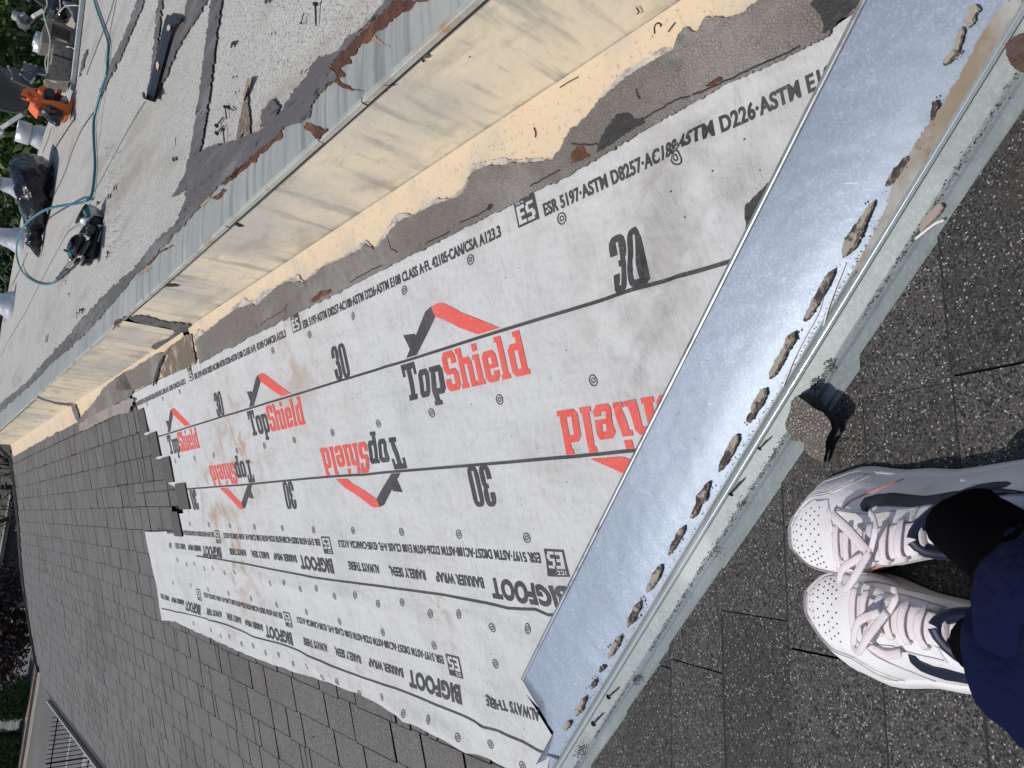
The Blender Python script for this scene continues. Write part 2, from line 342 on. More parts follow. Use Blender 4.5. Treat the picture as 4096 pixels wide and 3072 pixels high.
# ================================================================== the ground and the street far below
def gsheet(name, x0, x1, y0, y1, h, m, parent=None, k=1):
    bm = BM(); quadgrid(bm, [[Vector((x0 + (x1 - x0) * i / k, y, GZ + h)) for i in range(k + 1)] for y in (y0, y1)])
    o = obj(name, bm, m)
    if parent: hang(o, parent)
    else: struct(o)
    return o
gsheet('ground', -600, 600, -200, 900, 0, m_ground)
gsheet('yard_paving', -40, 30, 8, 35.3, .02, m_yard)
road1 = gsheet('road', -200, 120, 39.2, 56.6, .004, m_asph)
road2 = gsheet('road', -200, 120, 59.8, 71.4, .004, m_asph)
def slabg(name, x0, x1, y0, y1, h, m):
    bm = BM(); box(bm, ((x0 + x1) / 2, (y0 + y1) / 2, GZ + h / 2), x1 - x0, y1 - y0, h); return struct(obj(name, bm, m))
slabg('sidewalk', -200, 120, 35.4, 39.2, .14, m_conc)
slabg('median', -200, 120, 56.6, 57.6, .16, m_brick)
slabg('median', -200, 120, 57.6, 59.8, .13, m_ground)
slabg('sidewalk', -200, 120, 71.6, 75.2, .14, m_conc)
gsheet('gutter', -200, 120, 55.3, 56.6, .010, m_conc)
def dashes(y, x0, x1, wd, L=None, gap=0, parent=None):
    bm = BM(); x = x0
    while x < x1:
        e = min(x + (L or (x1 - x0)), x1)
        quadgrid(bm, [[Vector((x, y - wd / 2, GZ + .012)), Vector((e, y - wd / 2, GZ + .012))], [Vector((x, y + wd / 2, GZ + .012)), Vector((e, y + wd / 2, GZ + .012))]])
        x = e + gap + (0 if L else 1)
    hang(obj('lane_line', bm, m_paint), parent)
dashes(39.9, -200, 120, .12, None, 0, road1); dashes(43.5, -200, 120, .16, None, 0, road1)
dashes(51.0, -200.6, 120, .14, 3.2, 9, road1)
dashes(62.0, -200, 120, .12, None, 0, road2); dashes(67.4, -201.4, 120, .14, 3, 9, road2); dashes(70.5, -200, 120, .15, None, 0, road2); dashes(64.7, -197, 120, .14, 3, 9, road2)

# ---- leaf clusters
def leaves(bm, c, rad, n, size, seed, squash=(1, 1, 1), shell=.55, drop=.0):
    r = random.Random(seed); c = Vector(c)
    for _ in range(n):
        while True:
            d = Vector((r.uniform(-1, 1), r.uniform(-1, 1), r.uniform(-1, 1)))
            if .05 < d.length < 1: break
        dn = d.normalized(); f = shell + (1 - shell) * r.random() ** .6
        k = 1 + .38 * noise.noise(dn * 2.1 + Vector((seed, 0, 0)))
        if noise.noise(dn * 3.3 + Vector((0, seed, 0))) < -.28 + drop: continue
        p = c + Vector((dn.x * squash[0], dn.y * squash[1], dn.z * squash[2])) * rad * f * k
        s = size * r.uniform(.6, 1.4)
        a = Vector((r.uniform(-1, 1), r.uniform(-1, 1), r.uniform(-.6, .6))).normalized(); b = a.orthogonal().normalized()
        b = (b * math.cos(r.uniform(0, 6)) + a.cross(b) * math.sin(r.uniform(0, 6)))
        b.normalize() if b.length else None
        v = [bm.verts.new(p + q) for q in (-a * s, b * s * .33, a * s, -b * s * .33)]; bm.faces.new(v)
def tree(name, base, height, crown, m, label, cat, n=2600, size=.13, seed=1, group=None, lobes=6, spread=.55, bare=0):
    base = Vector(base); t = empty(name, base); tag(t, label, cat, group); r = random.Random(seed)
    bm = BM(); top = base + Vector((r.uniform(-.3, .3), r.uniform(-.3, .3), height - crown * .6))
    tube(bm, spline([base, base.lerp(top, .5) + Vector((.12, .1, 0)), top], 4), [.16 * (1 - i / 11) + .03 for i in range(9)], 8)
    cs = []
    for i in range(lobes):
        a = 6.283 * i / lobes + r.uniform(-.4, .4); e = r.uniform(-.25, .75)
        q = base + Vector((math.cos(a) * crown * spread, math.sin(a) * crown * spread, height - crown + crown * e)); cs.append(q)
        s0 = base.lerp(top, r.uniform(.45, .9))
        tube(bm, spline([s0, s0.lerp(q, .5) + Vector((0, 0, .15)), q], 4), [.07 * (1 - k / 10) + .012 for k in range(9)], 6)
        for _ in range(4 + bare):
            e2 = q + Vector((r.uniform(-1, 1), r.uniform(-1, 1), r.uniform(-.3, 1))) * crown * .5
            tube(bm, [s0.lerp(q, r.uniform(.5, 1)), e2], [.022, .006], 4, False)
    part('trunk', bm, m_bark, t)
    cs.append(base + Vector((0, 0, height - crown * .4)))
    bm = BM()
    for i, q in enumerate(cs): leaves(bm, q, crown * .62, n // len(cs), size, seed * 13 + i, (1, 1, .8), .35, .06)
    part('crown', bm, m, t)
    return t
# purple-leaved tree by the far eave, green shrubs and dark trees behind the flat roof
pt_ = pY(25, 2500, 27); tree('plum_tree', (pt_.x, pt_.y, GZ), pt_.z - GZ + 1.5, 1.75, m_plum, 'dark purple-leaved tree with bare twigs below the far roof edge, in front of the street', 'tree', 6500, .11, 3, bare=10)
pt_ = pY(5, 1960, 24); tree('bare_tree', (pt_.x, pt_.y, GZ), pt_.z - GZ + .8, 1.3, m_plum, 'nearly bare dark tree rising over the shaded yard behind the roof corner', 'tree', 350, .08, 5, lobes=5, spread=.9, bare=7)
tg = 'green trees behind the flat roof'
def gt(px, py, y, rad, m, label, seed, n=5000, size=.12, **k):
    p = pY(px, py, y); return tree('garden_tree', (p.x, p.y, GZ), p.z - GZ + rad * .6, rad, m, label, 'tree', n, size, seed, tg, **k)
gt(40, 330, 13, 2.0, m_leaf, 'bright green leafy tree just behind the satellite dishes', 11, 7000, .10)
gt(40, 640, 14, 1.9, m_leaf, 'green narrow-leaved tree behind the bin bag and the capped vent', 12, 7000, .10)
gt(-60, 60, 19, 3.2, m_leafd, 'tall dark tree filling the corner beyond the upper dish', 13, 6000, .16)
gt(20, 960, 17, 2.2, m_leafd, 'dark olive shrub-like tree below the last two vents', 14, 6000, .11)
gt(-80, 460, 20, 3.4, m_leafd, 'dark leafy tree farther back behind the large dish', 15, 7000, .16)
gt(60, 170, 15, 1.6, m_leafd, 'dark green tree behind the hollow concrete block', 16, 4500, .11)
def hedge(x0, x1, label, seed):
    r = random.Random(seed); t = BM(); bm = BM()
    y0, y1, h = 57.7, 60.4, 1.9
    box(t, ((x0 + x1) / 2, (y0 + y1) / 2, GZ + .15 + (h - .15) / 2), x1 - x0 - .7, y1 - y0 - .7, h - .4)
    for _ in range(9000):
        f = r.choice('tttxxyy'); x = r.uniform(x0, x1); y = r.uniform(y0, y1); z = r.uniform(.1, h)
        if f == 't': z = h
        elif f == 'x': x = x0 if r.random() < .5 else x1
        else: y = y0
        p = Vector((x + r.gauss(0, .09), y + r.gauss(0, .09), GZ + z + r.gauss(0, .08) + .12 * noise.noise(Vector((x, y, z))))); s = r.uniform(.06, .15)
        a = Vector((r.uniform(-1, 1), r.uniform(-1, 1), r.uniform(-1, 1))).normalized(); b = a.orthogonal().normalized() * .5
        bm.faces.new([bm.verts.new(p + q * s) for q in (-a, b, a, -b)])
    e = empty('hedge', ((x0 + x1) / 2, (y0 + y1) / 2, GZ)); tag(e, label, 'hedge', 'clipped hedges in the street median')
    part('foliage', bm, m_hedge, e); part('inner_growth', t, m_leafd, e)
hedge(-12.6, -10.6, 'clipped box hedge in the median, between the street lamp and the purple tree', 1)
hedge(-17.6, -14.0, 'long clipped box hedge in the median, at the photo corner beyond the street lamp', 2)
# street lamp
p0 = pG(108, 2826)
e = empty('street_lamp', (p0.x, p0.y, GZ)); tag(e, 'plain grey street lamp pole standing in the gap between two median hedges', 'street lamp')
bm = BM(); tube(bm, [p0, p0 + Vector((0, 0, 9))], [.16, .10], 12); part('pole', bm, m_pole, e)
bm = BM(); tube(bm, [p0, p0 + Vector((0, 0, .5))], [.27, .2], 12); part('base', bm, m_pole, e)
bm = BM(); tube(bm, spline([p0 + Vector((0, 0, 9)), p0 + Vector((0, 1, 9.5)), p0 + Vector((0, 2.4, 9.6))], 5), .06, 8); part('arm', bm, m_pole, e)
bm = BM(); box(bm, p0 + Vector((0, 2.7, 9.58)), .3, .7, .12); part('lamp_head', bm, m_pole, e)
# iron fence
yf = 37.2; fz = GZ + .14
e = empty('iron_fence', (-9, yf, fz)); tag(e, 'black iron picket fence along the sidewalk below the shingled eave', 'fence')
x = -10.6
tp = pY(185, 3055, yf).z; 
xs0 = pY(*(185, 3055), yf).x; xs1 = pY(216, 2799, yf).x; st = (xs1 - xs0) / 14
for i in range(-16, 26):
    x = xs0 + st * i; thick = (i % 18 == 0)
    bm = BM(); w = .06 if thick else .03
    box(bm, (x, yf, (fz + tp + (.06 if thick else 0)) / 2), w, w, tp - fz)
    if not thick: prism(bm, [Vector((x + a * .011, yf + b * .011, tp)) for a, b in ((-1, -1), (1, -1), (1, 1), (-1, 1))], [Vector((x + a * .003, yf + b * .003, tp + .06)) for a, b in ((-1, -1), (1, -1), (1, 1), (-1, 1))])
    part('post' if thick else 'picket', bm, m_iron, e)
zr = pY(204, 3055, yf).z
for z in (zr, fz + .2):
    bm = BM(); box(bm, (xs0 + st * 4.5, yf + .03, z), abs(st) * 44, .035, .045); part('rail', bm, m_iron, e)
# parked / passing car under the purple tree
def car(loc):
    e = empty('car', loc); tag(e, 'dark blue car on the far roadway, half hidden by the purple-leaved tree', 'car')
    L = 2.25
    prof = [(-L, .35), (-L, .75), (-1.9, .95), (-1.25, 1.0), (-.7, 1.42), (.7, 1.45), (1.35, 1.05), (2.1, .9), (L, .7), (L, .35)]
    bm = BM(); loc = Vector(loc)
    prism(bm, [loc + Vector((a, -.86, b)) for a, b in prof], [loc + Vector((a, .86, b)) for a, b in prof])
    bmesh.ops.bevel(bm, geom=bm.edges[:], offset=.06, segments=2, affect='EDGES'); part('body', bm, m_car, e, True)
    for s in (-1, 1):
        bm = BM(); w = [(-1.15, 1.0), (-.68, 1.36), (.66, 1.38), (1.2, 1.04)]
        prism(bm, [loc + Vector((a, s * .84, b)) for a, b in w], [loc + Vector((a, s * .875, b)) for a, b in w]); part('side_window', bm, m_glass, e)
    for a, b, c, d in ((.74, 1.40, 1.33, 1.07), (-.74, 1.39, -1.22, 1.03)):
        n = Vector((b - d, 0, abs(c - a))).normalized() * .03; n.x = math.copysign(n.x, a)
        bm = BM(); q = [Vector((a, -.7, b)), Vector((a, .7, b)), Vector((c, .76, d)), Vector((c, -.76, d))]
        prism(bm, [loc + k for k in q], [loc + k + n for k in q]); part('windscreen', bm, m_glass, e)
    for a in (-1.4, 1.4):
        for s in (-1, 1):
            bm = BM(); tube(bm, [loc + Vector((a, s * .72, .33)), loc + Vector((a, s * .9, .33))], .33, 18); wl = part('wheel', bm, m_black, e)
            bm = BM(); tube(bm, [loc + Vector((a, s * .9, .33)), loc + Vector((a, s * .915, .33))], .2, 14); hang(obj('rim', bm, m_silver), e)
    for s in (-1, 1):
        bm = BM(); box(bm, loc + Vector((-2.26, s * .6, .72)), .05, .35, .14); part('headlight', bm, m_chrome, e)
cp = pG(28, 2690); car((cp.x + 1.6, 69.3, GZ + .01))

# shaded wall of the next property, seen past the far roof corner
e = empty('boundary_wall', (1, 31, GZ)); tag(e, 'dark shaded concrete boundary wall with a ledge, beyond the far corner of the shingles', 'wall')
wa, wb = pY(0, 2335, 31).x - .6, pY(0, 1700, 31).x
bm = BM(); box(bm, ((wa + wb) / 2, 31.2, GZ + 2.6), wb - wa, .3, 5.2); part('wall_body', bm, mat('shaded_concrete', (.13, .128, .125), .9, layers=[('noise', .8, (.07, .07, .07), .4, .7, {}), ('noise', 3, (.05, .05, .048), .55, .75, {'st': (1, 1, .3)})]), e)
zl = pY(20, 2150, 31).z
bm = BM(); box(bm, ((wa + wb) / 2, 31.02, zl), wb - wa, .14, .12); part('ledge', bm, m_conc, e)
bm = BM(); box(bm, (wa - .05, 31.0, GZ + 2.65), .35, .5, 5.3); part('pier', bm, m_conc, e)
bm = BM(); box(bm, ((wa + wb) / 2, 31.1, GZ + 5.26), wb - wa + .2, .5, .12); part('coping', bm, m_conc, e)
# ================================================================== the building
house = empty('house', (0, 5, GZ)); tag(house, 'grey shingled roof slopes beside a higher flat roof covered in pale cap sheet', 'building')
# walls under the eaves, far and street side
EX, SE = -2.12, None
eave_s = pA(320, 2950).x / CA_
bm = BM(); box(bm, ((EX + .3 + 4.6) / 2, 4.5, (GZ - 2.0) / 2 - .9 + .35), 4.6 - EX - .3, 11.0, -2.0 - GZ + .3); part('wall', bm, m_stucco, house)
# ---- slope A : deck, then tab by tab
far = [pA(50, 1828), pA(66, 1960), pA(80, 2090), pA(90, 2250), pA(103, 2370), pA(128, 2530), pA(150, 2650), pA(163, 2690)]
far = [(p.x / CA_, p.y) for p in far]
def far_y(s):
    if s >= far[0][0]: return far[0][1]
    for (s0, y0), (s1, y1) in zip(far, far[1:]):
        if s1 <= s <= s0: return y0 + (y1 - y0) * (s0 - s) / (s0 - s1)
    return far[-1][1]
def valley_y(s): return VS - s * CA_            # where slope A meets the valley
eave_pts = [(-eave_s, 0)]
bm = BM(); rows = []
ss = [eave_s + (.76 - eave_s) * i / 30 for i in range(31)]
quadgrid(bm, [[A(s, max(valley_y(s), -3 if s > .4 else valley_y(s)), -.012), A(s, far_y(s) - .02, -.012)] for s in ss])
part('roof_deck', bm, m_deck, house)
EXPO = .1235
steps = [(.592, sA(590, 1600)[1]), ]
# the ragged stair of removed shingles: (px of the lower right corner of each course)
stair = [sA(581, 1722), sA(627, 1818), sA(676, 1915), sA(736, 2033), sA(714, 2135)]
sheet2_low = [sA(665, 2475), sA(722, 2478), sA(790, 2520), sA(880, 2560), sA(1024, 2620), sA(1190, 2680), sA(1350, 2722), sA(1500, 2790), sA(1700, 2895), sA(1860, 2975), sA(2048, 3060), sA(2200, 3120)]
def low_s(y):                                   # lower edge of the second felt sheet at y
    pts = sorted((p[1], p[0]) for p in sheet2_low)
    if y <= pts[0][0]: return pts[0][1]
    for (y0, s0), (y1, s1) in zip(pts, pts[1:]):
        if y0 <= y <= y1: return s0 + (s1 - s0) * (y - y0) / (y1 - y0)
    return pts[-1][1]
top0 = stair[0][0] + EXPO                       # top line of the first course
bm_n = BM(); bm_p = BM(); bm_e = BM(); rs = random.Random(21); course = 0; bm_f = BM()
s_hi = top0 + EXPO
while s_hi - EXPO > eave_s - .02:
    s_lo = s_hi - EXPO; mid = (s_hi + s_lo) / 2
    if s_lo > stair[-1][0] - .03:
        k = min(max(range(len(stair)), key=lambda i: -abs(stair[i][0] - s_lo)), 4); ymin = stair[k][1]
        if course == 0: ymin = sA(430, 1700)[1]
    elif s_lo > low_s(5) - .02: ymin = sA(620, 2300)[1] - .12
    else: ymin = max(valley_y(mid) + .02, -1)
    ymax = far_y(mid) - rs.uniform(0, .03)
    if s_lo > .70: s_lo0 = s_lo
    y = ymin
    edge = ymin
    lift_row = [rs.uniform(-.0008, .0012) for _ in range(400)]
    while y < ymax - .02:
        r_ = rs.random(); w = (rs.uniform(.12, .17) if r_ < .36 else rs.uniform(.18, .27) if r_ < .9 else rs.uniform(.04, .08))
        e_ = min(y + w, ymax); g = rs.uniform(.007, .011)
        hb = .0095 + rs.uniform(-.001, .002); ht = .0035; ja = rs.uniform(-.003, .003)
        base = low_s(y + w / 2)
        hide = (stair[-1][0] - .03 > s_lo > base + .03 and y < sA(620, 2300)[1] - .15)
        if not hide:
            sl_, yb0, yb1 = s_lo + ja, y + g / 2, e_ - g / 2
            mids = .5 * (yb0 + yb1)
            patchy = 1 if noise.noise(Vector((mid * 1.5, mids * 1.1, 4.))) > .32 else 0
            tgt = bm_p if patchy else bm_n
            top_ = [A(sl_, yb0, hb), A(sl_, yb1, hb), A(s_hi, yb1 + .001, ht), A(s_hi, yb0 + .001, ht)]
            bot_ = [A(sl_, yb0, 0), A(sl_, yb1, 0), A(s_hi, yb1, 0), A(s_hi, yb0, 0)]
            prism(tgt, bot_, top_)
            w_ = rs.uniform(.002, .0045); bm_e.faces.new([bm_e.verts.new(p) for p in (A(sl_, yb0, hb + .0004), A(sl_, yb1, hb + .0004), A(sl_ + w_, yb1, hb + .0003), A(sl_ + w_, yb0, hb + .0003))])  # thin dark strip on each butt edge, drawn in for the course-line shade
        y = e_
    # freshly bared head-lap strips stepping out from under each course
    if course in (1, 2, 3, 4, 5):
        yy = ymin; c_ = course - 1
        w2 = (.11, .12, .125, .14, .11)[c_]
        prism(bm_f, [A(s_lo - .012, yy - w2, .006), A(s_lo - .012, yy + .008, .006), A(s_hi - .022, yy + .008, .006), A(s_hi - .022, yy - w2, .006)],
              [A(s_lo - .012, yy - w2, .0175), A(s_lo - .012, yy + .008, .0175), A(s_hi - .022, yy + .008, .015), A(s_hi - .022, yy - w2, .015)])
    s_hi = s_lo; course += 1
dark_sides(part('shingle_slope', bm_n, m_shA, house), NA); dark_sides(part('patched_shingles', bm_p, m_shA2, house), NA); part('course_line_strips', bm_e, m_deck, house); dark_sides(part('bared_strips', bm_f, m_fresh, house), NA)
# hip edging at the far end, fascia, gutter
bm = BM(); q = [A(s, y + .03, .012) for s, y in far]
for k in range(len(q) - 1): prism(bm, [q[k], q[k + 1], q[k + 1] + Vector((.0, .12, -.03)), q[k] + Vector((0, .12, -.03))], [p + Vector((0, 0, .02)) for p in (q[k], q[k + 1], q[k + 1] + Vector((.0, .12, -.03)), q[k] + Vector((0, .12, -.03)))])
part('ridge_edging', bm, m_shA2, house)
pe0, pe1 = A(eave_s, far[-1][1]), A(eave_s, 3.2)
bm = BM(); prism(bm, [pe1 + Vector((.02, 0, -.16)), pe0 + Vector((.02, 0, -.16)), pe0 + Vector((.06, 0, -.16)), pe1 + Vector((.06, 0, -.16))], [pe1 + Vector((.02, 0, -.02)), pe0 + Vector((.02, 0, -.02)), pe0 + Vector((.06, 0, -.02)), pe1 + Vector((.06, 0, -.02))]); part('fascia', bm, m_wood, house)
# gutter: a bent trough with a pale front lip
bm = BM(); pr = [(.018, -.03), (.018, -.13), (-.095, -.13), (-.105, -.035), (-.118, -.032), (-.118, -.028), (-.102, -.028), (-.088, -.124), (.012, -.124), (.012, -.03)]
prism(bm, [pe1 + Vector((a, 0, b)) for a, b in pr], [pe0 + Vector((a, 0, b)) for a, b in pr]); part('gutter', bm, m_gutter, house)
bm = BM(); prism(bm, [pe1 + Vector((a, 0, b)) for a, b in ((.01, -.12), (-.086, -.12), (-.088, -.06), (.01, -.05))], [pe0 + Vector((a, 0, b)) for a, b in ((.01, -.12), (-.086, -.12), (-.088, -.06), (.01, -.05))]); part('gutter_shadow_fill', bm, m_bitumen, house)  # dark fill in the trough, standing in for the shadow inside it

# ---- slope B : the slope being stood on
bm = BM(); quadgrid(bm, [[B(-3, (VS + 3) / CA_, -.010), B(-3, -3.0, -.010)], [B(-1, (VS + 1) / CA_, -.010), B(-1, -3.0, -.010)], [B(.7, (VS - .7) / CA_, -.010), B(.7, -3.0, -.010)]]); part('roof_deck', bm, m_deck, house)
lines_q = [.276, .389, .529, .664]
qs = [.276 - .133 * i for i in range(1, 20)][::-1] + lines_q + [.664 + .132 * i for i in range(1, 16)]
known = {1: [.228, ], }
bmB = BM(); rs = random.Random(5); tone = []
sl0 = pB(3473, 1397).x; sl1 = pB(2703, 2637).x; sl2 = pB(2545, 2862).x
for i in range(len(qs) - 1):
    qa, qb = qs[i], qs[i + 1]                   # up-slope line, butt line
    yb = qb * CA_; lim = .585 - yb + rs.uniform(-.012, .012)      # shingles are trimmed along the valley
    lim_a = .585 - qa * CA_
    xs = []; x = lim_a + .4
    ofs = rs.uniform(0, .2); x = -2.6 + ofs
    while x < .8: xs.append(x); x += rs.choice((.14, .2, .26, .305))
    if abs(qb - .529) < .01: xs = [v for v in xs if abs(v - sl0) > .09] + [sl0, .02]
    if abs(qb - .796) < .02: xs = [v for v in xs if abs(v - sl1) > .08] + [sl1]
    xs = sorted(xs)
    for a, b in zip(xs, xs[1:]):
        g = rs.choice((.0004, .0008, .0020)); a2, b2 = a + g, b - g
        if a2 > max(lim, lim_a) or b > .715: 
            if a2 > .70: continue
        # clip against the valley cut: x + y <= .585
        poly = [Vector((a2, qa)), Vector((b2, qa)), Vector((b2, qb)), Vector((a2, qb))]
        off = .585 + rs.uniform(-.006, .006)
        out = []
        for k in range(4):
            p, n_ = poly[k], poly[(k + 1) % 4]; fp = p.x + p.y * CA_ - off; fn = n_.x + n_.y * CA_ - off
            if fp <= 0: out.append(p)
            if fp * fn < 0: out.append(p.lerp(n_, fp / (fp - fn)))
        if len(out) < 3: continue
        def hh(q): return .0035 + .005 * (q.y - qa) / (qb - qa)
        dh = rs.uniform(-.0006, .001)
        nf0 = len(bmB.faces)
        prism(bmB, [B(p.x, p.y, 0) for p in out], [B(p.x, p.y, hh(p) + dh) for p in out])
        tone.append((nf0, len(bmB.faces), rs.choice((0, 0, 2, 3, 3))))
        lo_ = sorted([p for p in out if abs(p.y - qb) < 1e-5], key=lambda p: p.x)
        if len(lo_) == 2 and rs.random() < .6:  # dark strip along the butt edge, course-line shade put in as colour
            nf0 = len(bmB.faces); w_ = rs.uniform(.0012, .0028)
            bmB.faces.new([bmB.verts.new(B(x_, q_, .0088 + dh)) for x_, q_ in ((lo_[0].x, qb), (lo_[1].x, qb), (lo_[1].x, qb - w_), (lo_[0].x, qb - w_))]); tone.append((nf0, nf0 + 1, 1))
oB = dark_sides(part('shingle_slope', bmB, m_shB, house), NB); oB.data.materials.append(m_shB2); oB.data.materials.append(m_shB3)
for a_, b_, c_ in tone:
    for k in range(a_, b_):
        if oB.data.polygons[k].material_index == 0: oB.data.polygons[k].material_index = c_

# ---- raised flat roof: cream wall flashing below, edge metal, cap sheet
FY0, FY1 = -1.2, 9.98
yc = pA(46, 1778).y
wall_h = lambda y: WZ
bzs = [A(.761, 0).z]
def wallrow(y0, y1, n, x):
    rows = []
    for j in range(9):
        z = A(.761, 0).z + .003 + (WZ - .004 - A(.761, 0).z) * j / 8
        rows.append([Vector((x - .0035 * nz(y * 2.3, z * 5, 1.5) - .002, y, z)) for y in [y0 + (y1 - y0) * i / n for i in range(n + 1)]])
    return rows
bend_s = .722 / CA_
yseam = pW(735, 1290).y; yseam0 = pW(650, 1280).y
yseam2 = pA(300, 1619).y
low_f = .638
def flashing(y0, y1, label, s_low, x=WX):
    e = empty('wall_flashing', (x, (y0 + y1) / 2, A(bend_s, 0).z)); tag(e, label, 'flashing', 'cream metal wall flashings')
    bm = BM(); n = max(6, int((y1 - y0) / .12))
    g = wallrow(y0, y1, n, x)
    vs = quadgrid(bm, g)
    part('wall_face', bm, m_cream, e, True)
    bm = BM()
    quadgrid(bm, [[A(bend_s - .001 + (s_low - bend_s) * j / 6, y, .004 + .003 * (1 + nz(y * 3, j * .4, 2.2)) * (j > 0) + .006 * (j == 0)) for y in [y0 + (y1 - y0) * i / n for i in range(n + 1)]] for j in range(7)])
    part('roof_flange', bm, m_cream2, e, True)
    return e
f1 = flashing(FY0, yseam0 + .02, 'near cream metal wall flashing, dirty with scratches, running from the valley to the mastic seam', low_f)
f2 = flashing(yseam0 + .09, yseam2, 'middle cream wall flashing beyond the mastic seam, with brown stained end', low_f, WX - .004)
f3 = flashing(yseam2 + .006, yc, 'far cream wall flashing that ends at the roof corner', .64, WX)
# end cap of the raised roof and its body
bm = BM(); box(bm, ((WX + .012 + 6) / 2, (FY0 + yc - .02) / 2, (WZ - .03 - 2.6) / 2), 6 - WX - .012, yc - .02 - FY0, 2.6 + WZ - .03); part('flat_roof_wall', bm, m_stucco, house)
xe = [pF(4, 1300), pF(31, 1159), pF(60, 1000), pF(90, 831), pF(125, 690), pF(165, 560), pF(215, 420), pF(262, 250), pF(300, 90), pF(322, 0)]
farE = [Vector((WX + .02, yc - .01, 0)), Vector((1.2, yc, 0))] + [p for p in xe]
bm = BM()
outl = [(WX + .014, FY0), (WX + .014, yc - .3)] + [(p.x, p.y) for p in xe if p.y < 12] + [(6.5, xe[-1].y - .4), (6.5, FY0)]
vs = [bm.verts.new(F(a, b, -.004)) for a, b in outl]; bm.faces.new(vs)
r0 = bmesh.ops.extrude_face_region(bm, geom=bm.faces[:]); bmesh.ops.translate(bm, verts=[v for v in r0['geom'] if isinstance(v, bmesh.types.BMVert)], vec=(0, 0, -.08))
part('flat_roof_cap_sheet', bm, m_cap, house)
# edge metal
e = empty('drip_edge', (WX, 3, WZ)); tag(e, 'weathered grey roof edge metal with rust streaks, between the cream wall and the flat roof', 'edge metal')
fl = [pF(*p) for p in ((1585, 0), (1464, 116), (1357, 222), (1300, 290), (1210, 400), (1125, 495), (1024, 610), (900, 722), (833, 791), (759, 874), (685, 953), (602, 1046), (537, 1106), (435, 1231), (370, 1305), (296, 1374), (222, 1439), (153, 1509), (60, 1595), (0, 1650))]
fl = [Vector((fl[0].x, FY0, 0))] + fl
yl = [p.y for p in fl] ; 
def fw(y):
    for a, b in zip(fl, fl[1:]):
        if a.y <= y <= b.y: return a.x + (b.x - a.x) * (y - a.y) / max(1e-6, b.y - a.y)
    return fl[-1].x
ys = [FY0 + (yc - FY0) * i / 160 for i in range(161)]
bm = BM(); quadgrid(bm, [[F(WX + .0054, y, .0026) for y in ys], [F(WX + .05, y, .0055 + .002 * nz(y * 3, 1)) for y in ys], [F(fw(y) + .012, y, .004) for y in ys]]); part('flange', bm, m_edge, e, True)
bm = BM()
lipj = [pF(1456, 370).y, pF(1285, 505).y, pF(910, 850).y, pF(580, 1190).y, pF(300, 1445).y]
cuts = [FY0] + sorted(lipj) + [yc]
for a, b in zip(cuts, cuts[1:]):
    n = max(4, int((b - a) / .08)); yy = [a + .002 + (b - a - .004) * i / n for i in range(n + 1)]; o = rnd.uniform(-.0008, .0008)
    prof = [(-.005, -.007), (-.006, -.0065), (-.006, .003), (-.005, .0042), (.0045, .0042), (.0055, .0028)]
    quadgrid(bm, [[F(WX + q[0] + o, y, q[1] + o) for y in yy] for q in prof])
part('raised_lip', bm, mat('lip_paint', (.50, .50, .45), .55, .1, layers=[('noise', 8, (.36, .35, .31), .45, .7, {}), ('noise', 5, (.42, .26, .13), .56, .68, {})]), e, False)
bm = BM(); quadgrid(bm, [[Vector((WX - .0055, y, WZ - .0072)) for y in ys[::8]], [Vector((WX - .0045, y, WZ - .0125)) for y in ys[::8]]])
part('lip_shadow_strip', bm, m_black, e)  # black strip under the lip, standing in for its shadow on the wall
# rust creeping out from under the mastic
def rustpoly(px, seed, m=m_rust, h=.0062): o = patch('rust_patch', pF, px, .0006, m, e, h, 8, 9, seed)
rustpoly([(1585, 0), (1720, 0), (1660, 14), (1640, 40), (1600, 60), (1570, 75), (1545, 110), (1500, 130), (1480, 165), (1440, 185), (1425, 215), (1395, 235), (1405, 255), (1360, 270), (1380, 300), (1340, 325), (1310, 345), (1250, 400), (1200, 450), (1180, 440), (1240, 370), (1280, 320), (1330, 235), (1400, 165), (1480, 85), (1550, 25)], 1)
rustpoly([(1320, 320), (1385, 355), (1450, 365), (1400, 352), (1360, 325), (1340, 300)], 2)
rustpoly([(1225, 490), (1290, 520), (1310, 515), (1275, 560), (1250, 540), (1215, 505)], 3)
rustpoly([(1150, 480), (1125, 520), (1130, 550), (1090, 575), (1070, 600), (1035, 620), (1020, 650), (960, 690), (900, 740), (885, 735), (960, 650), (1020, 590), (1060, 545), (1110, 490)], 4)
rustpoly([(1250, 440), (1240, 400), (1220, 430), (1160, 470), (1200, 480)], 5, m_rustpale)
rustpoly([(845, 790), (800, 830), (760, 810), (820, 770)], 6, m_rustpale); rustpoly([(700, 985), (640, 1010), (620, 1035), (590, 1065), (620, 1020), (660, 990)], 7)
rustpoly([(500, 1268), (470, 1300), (450, 1320), (470, 1280), (495, 1262)], 8); rustpoly([(905, 760), (870, 800), (850, 790), (890, 755)], 9)
rustpoly([(1005, 640), (960, 680), (930, 720), (915, 700), (960, 660)], 10); rustpoly([(610, 1075), (575, 1090), (550, 1110), (580, 1070)], 11, m_rustpale)
rustpoly([(1480, 160), (1515, 175), (1560, 190), (1520, 165), (1500, 140)], 12, m_rustpale)
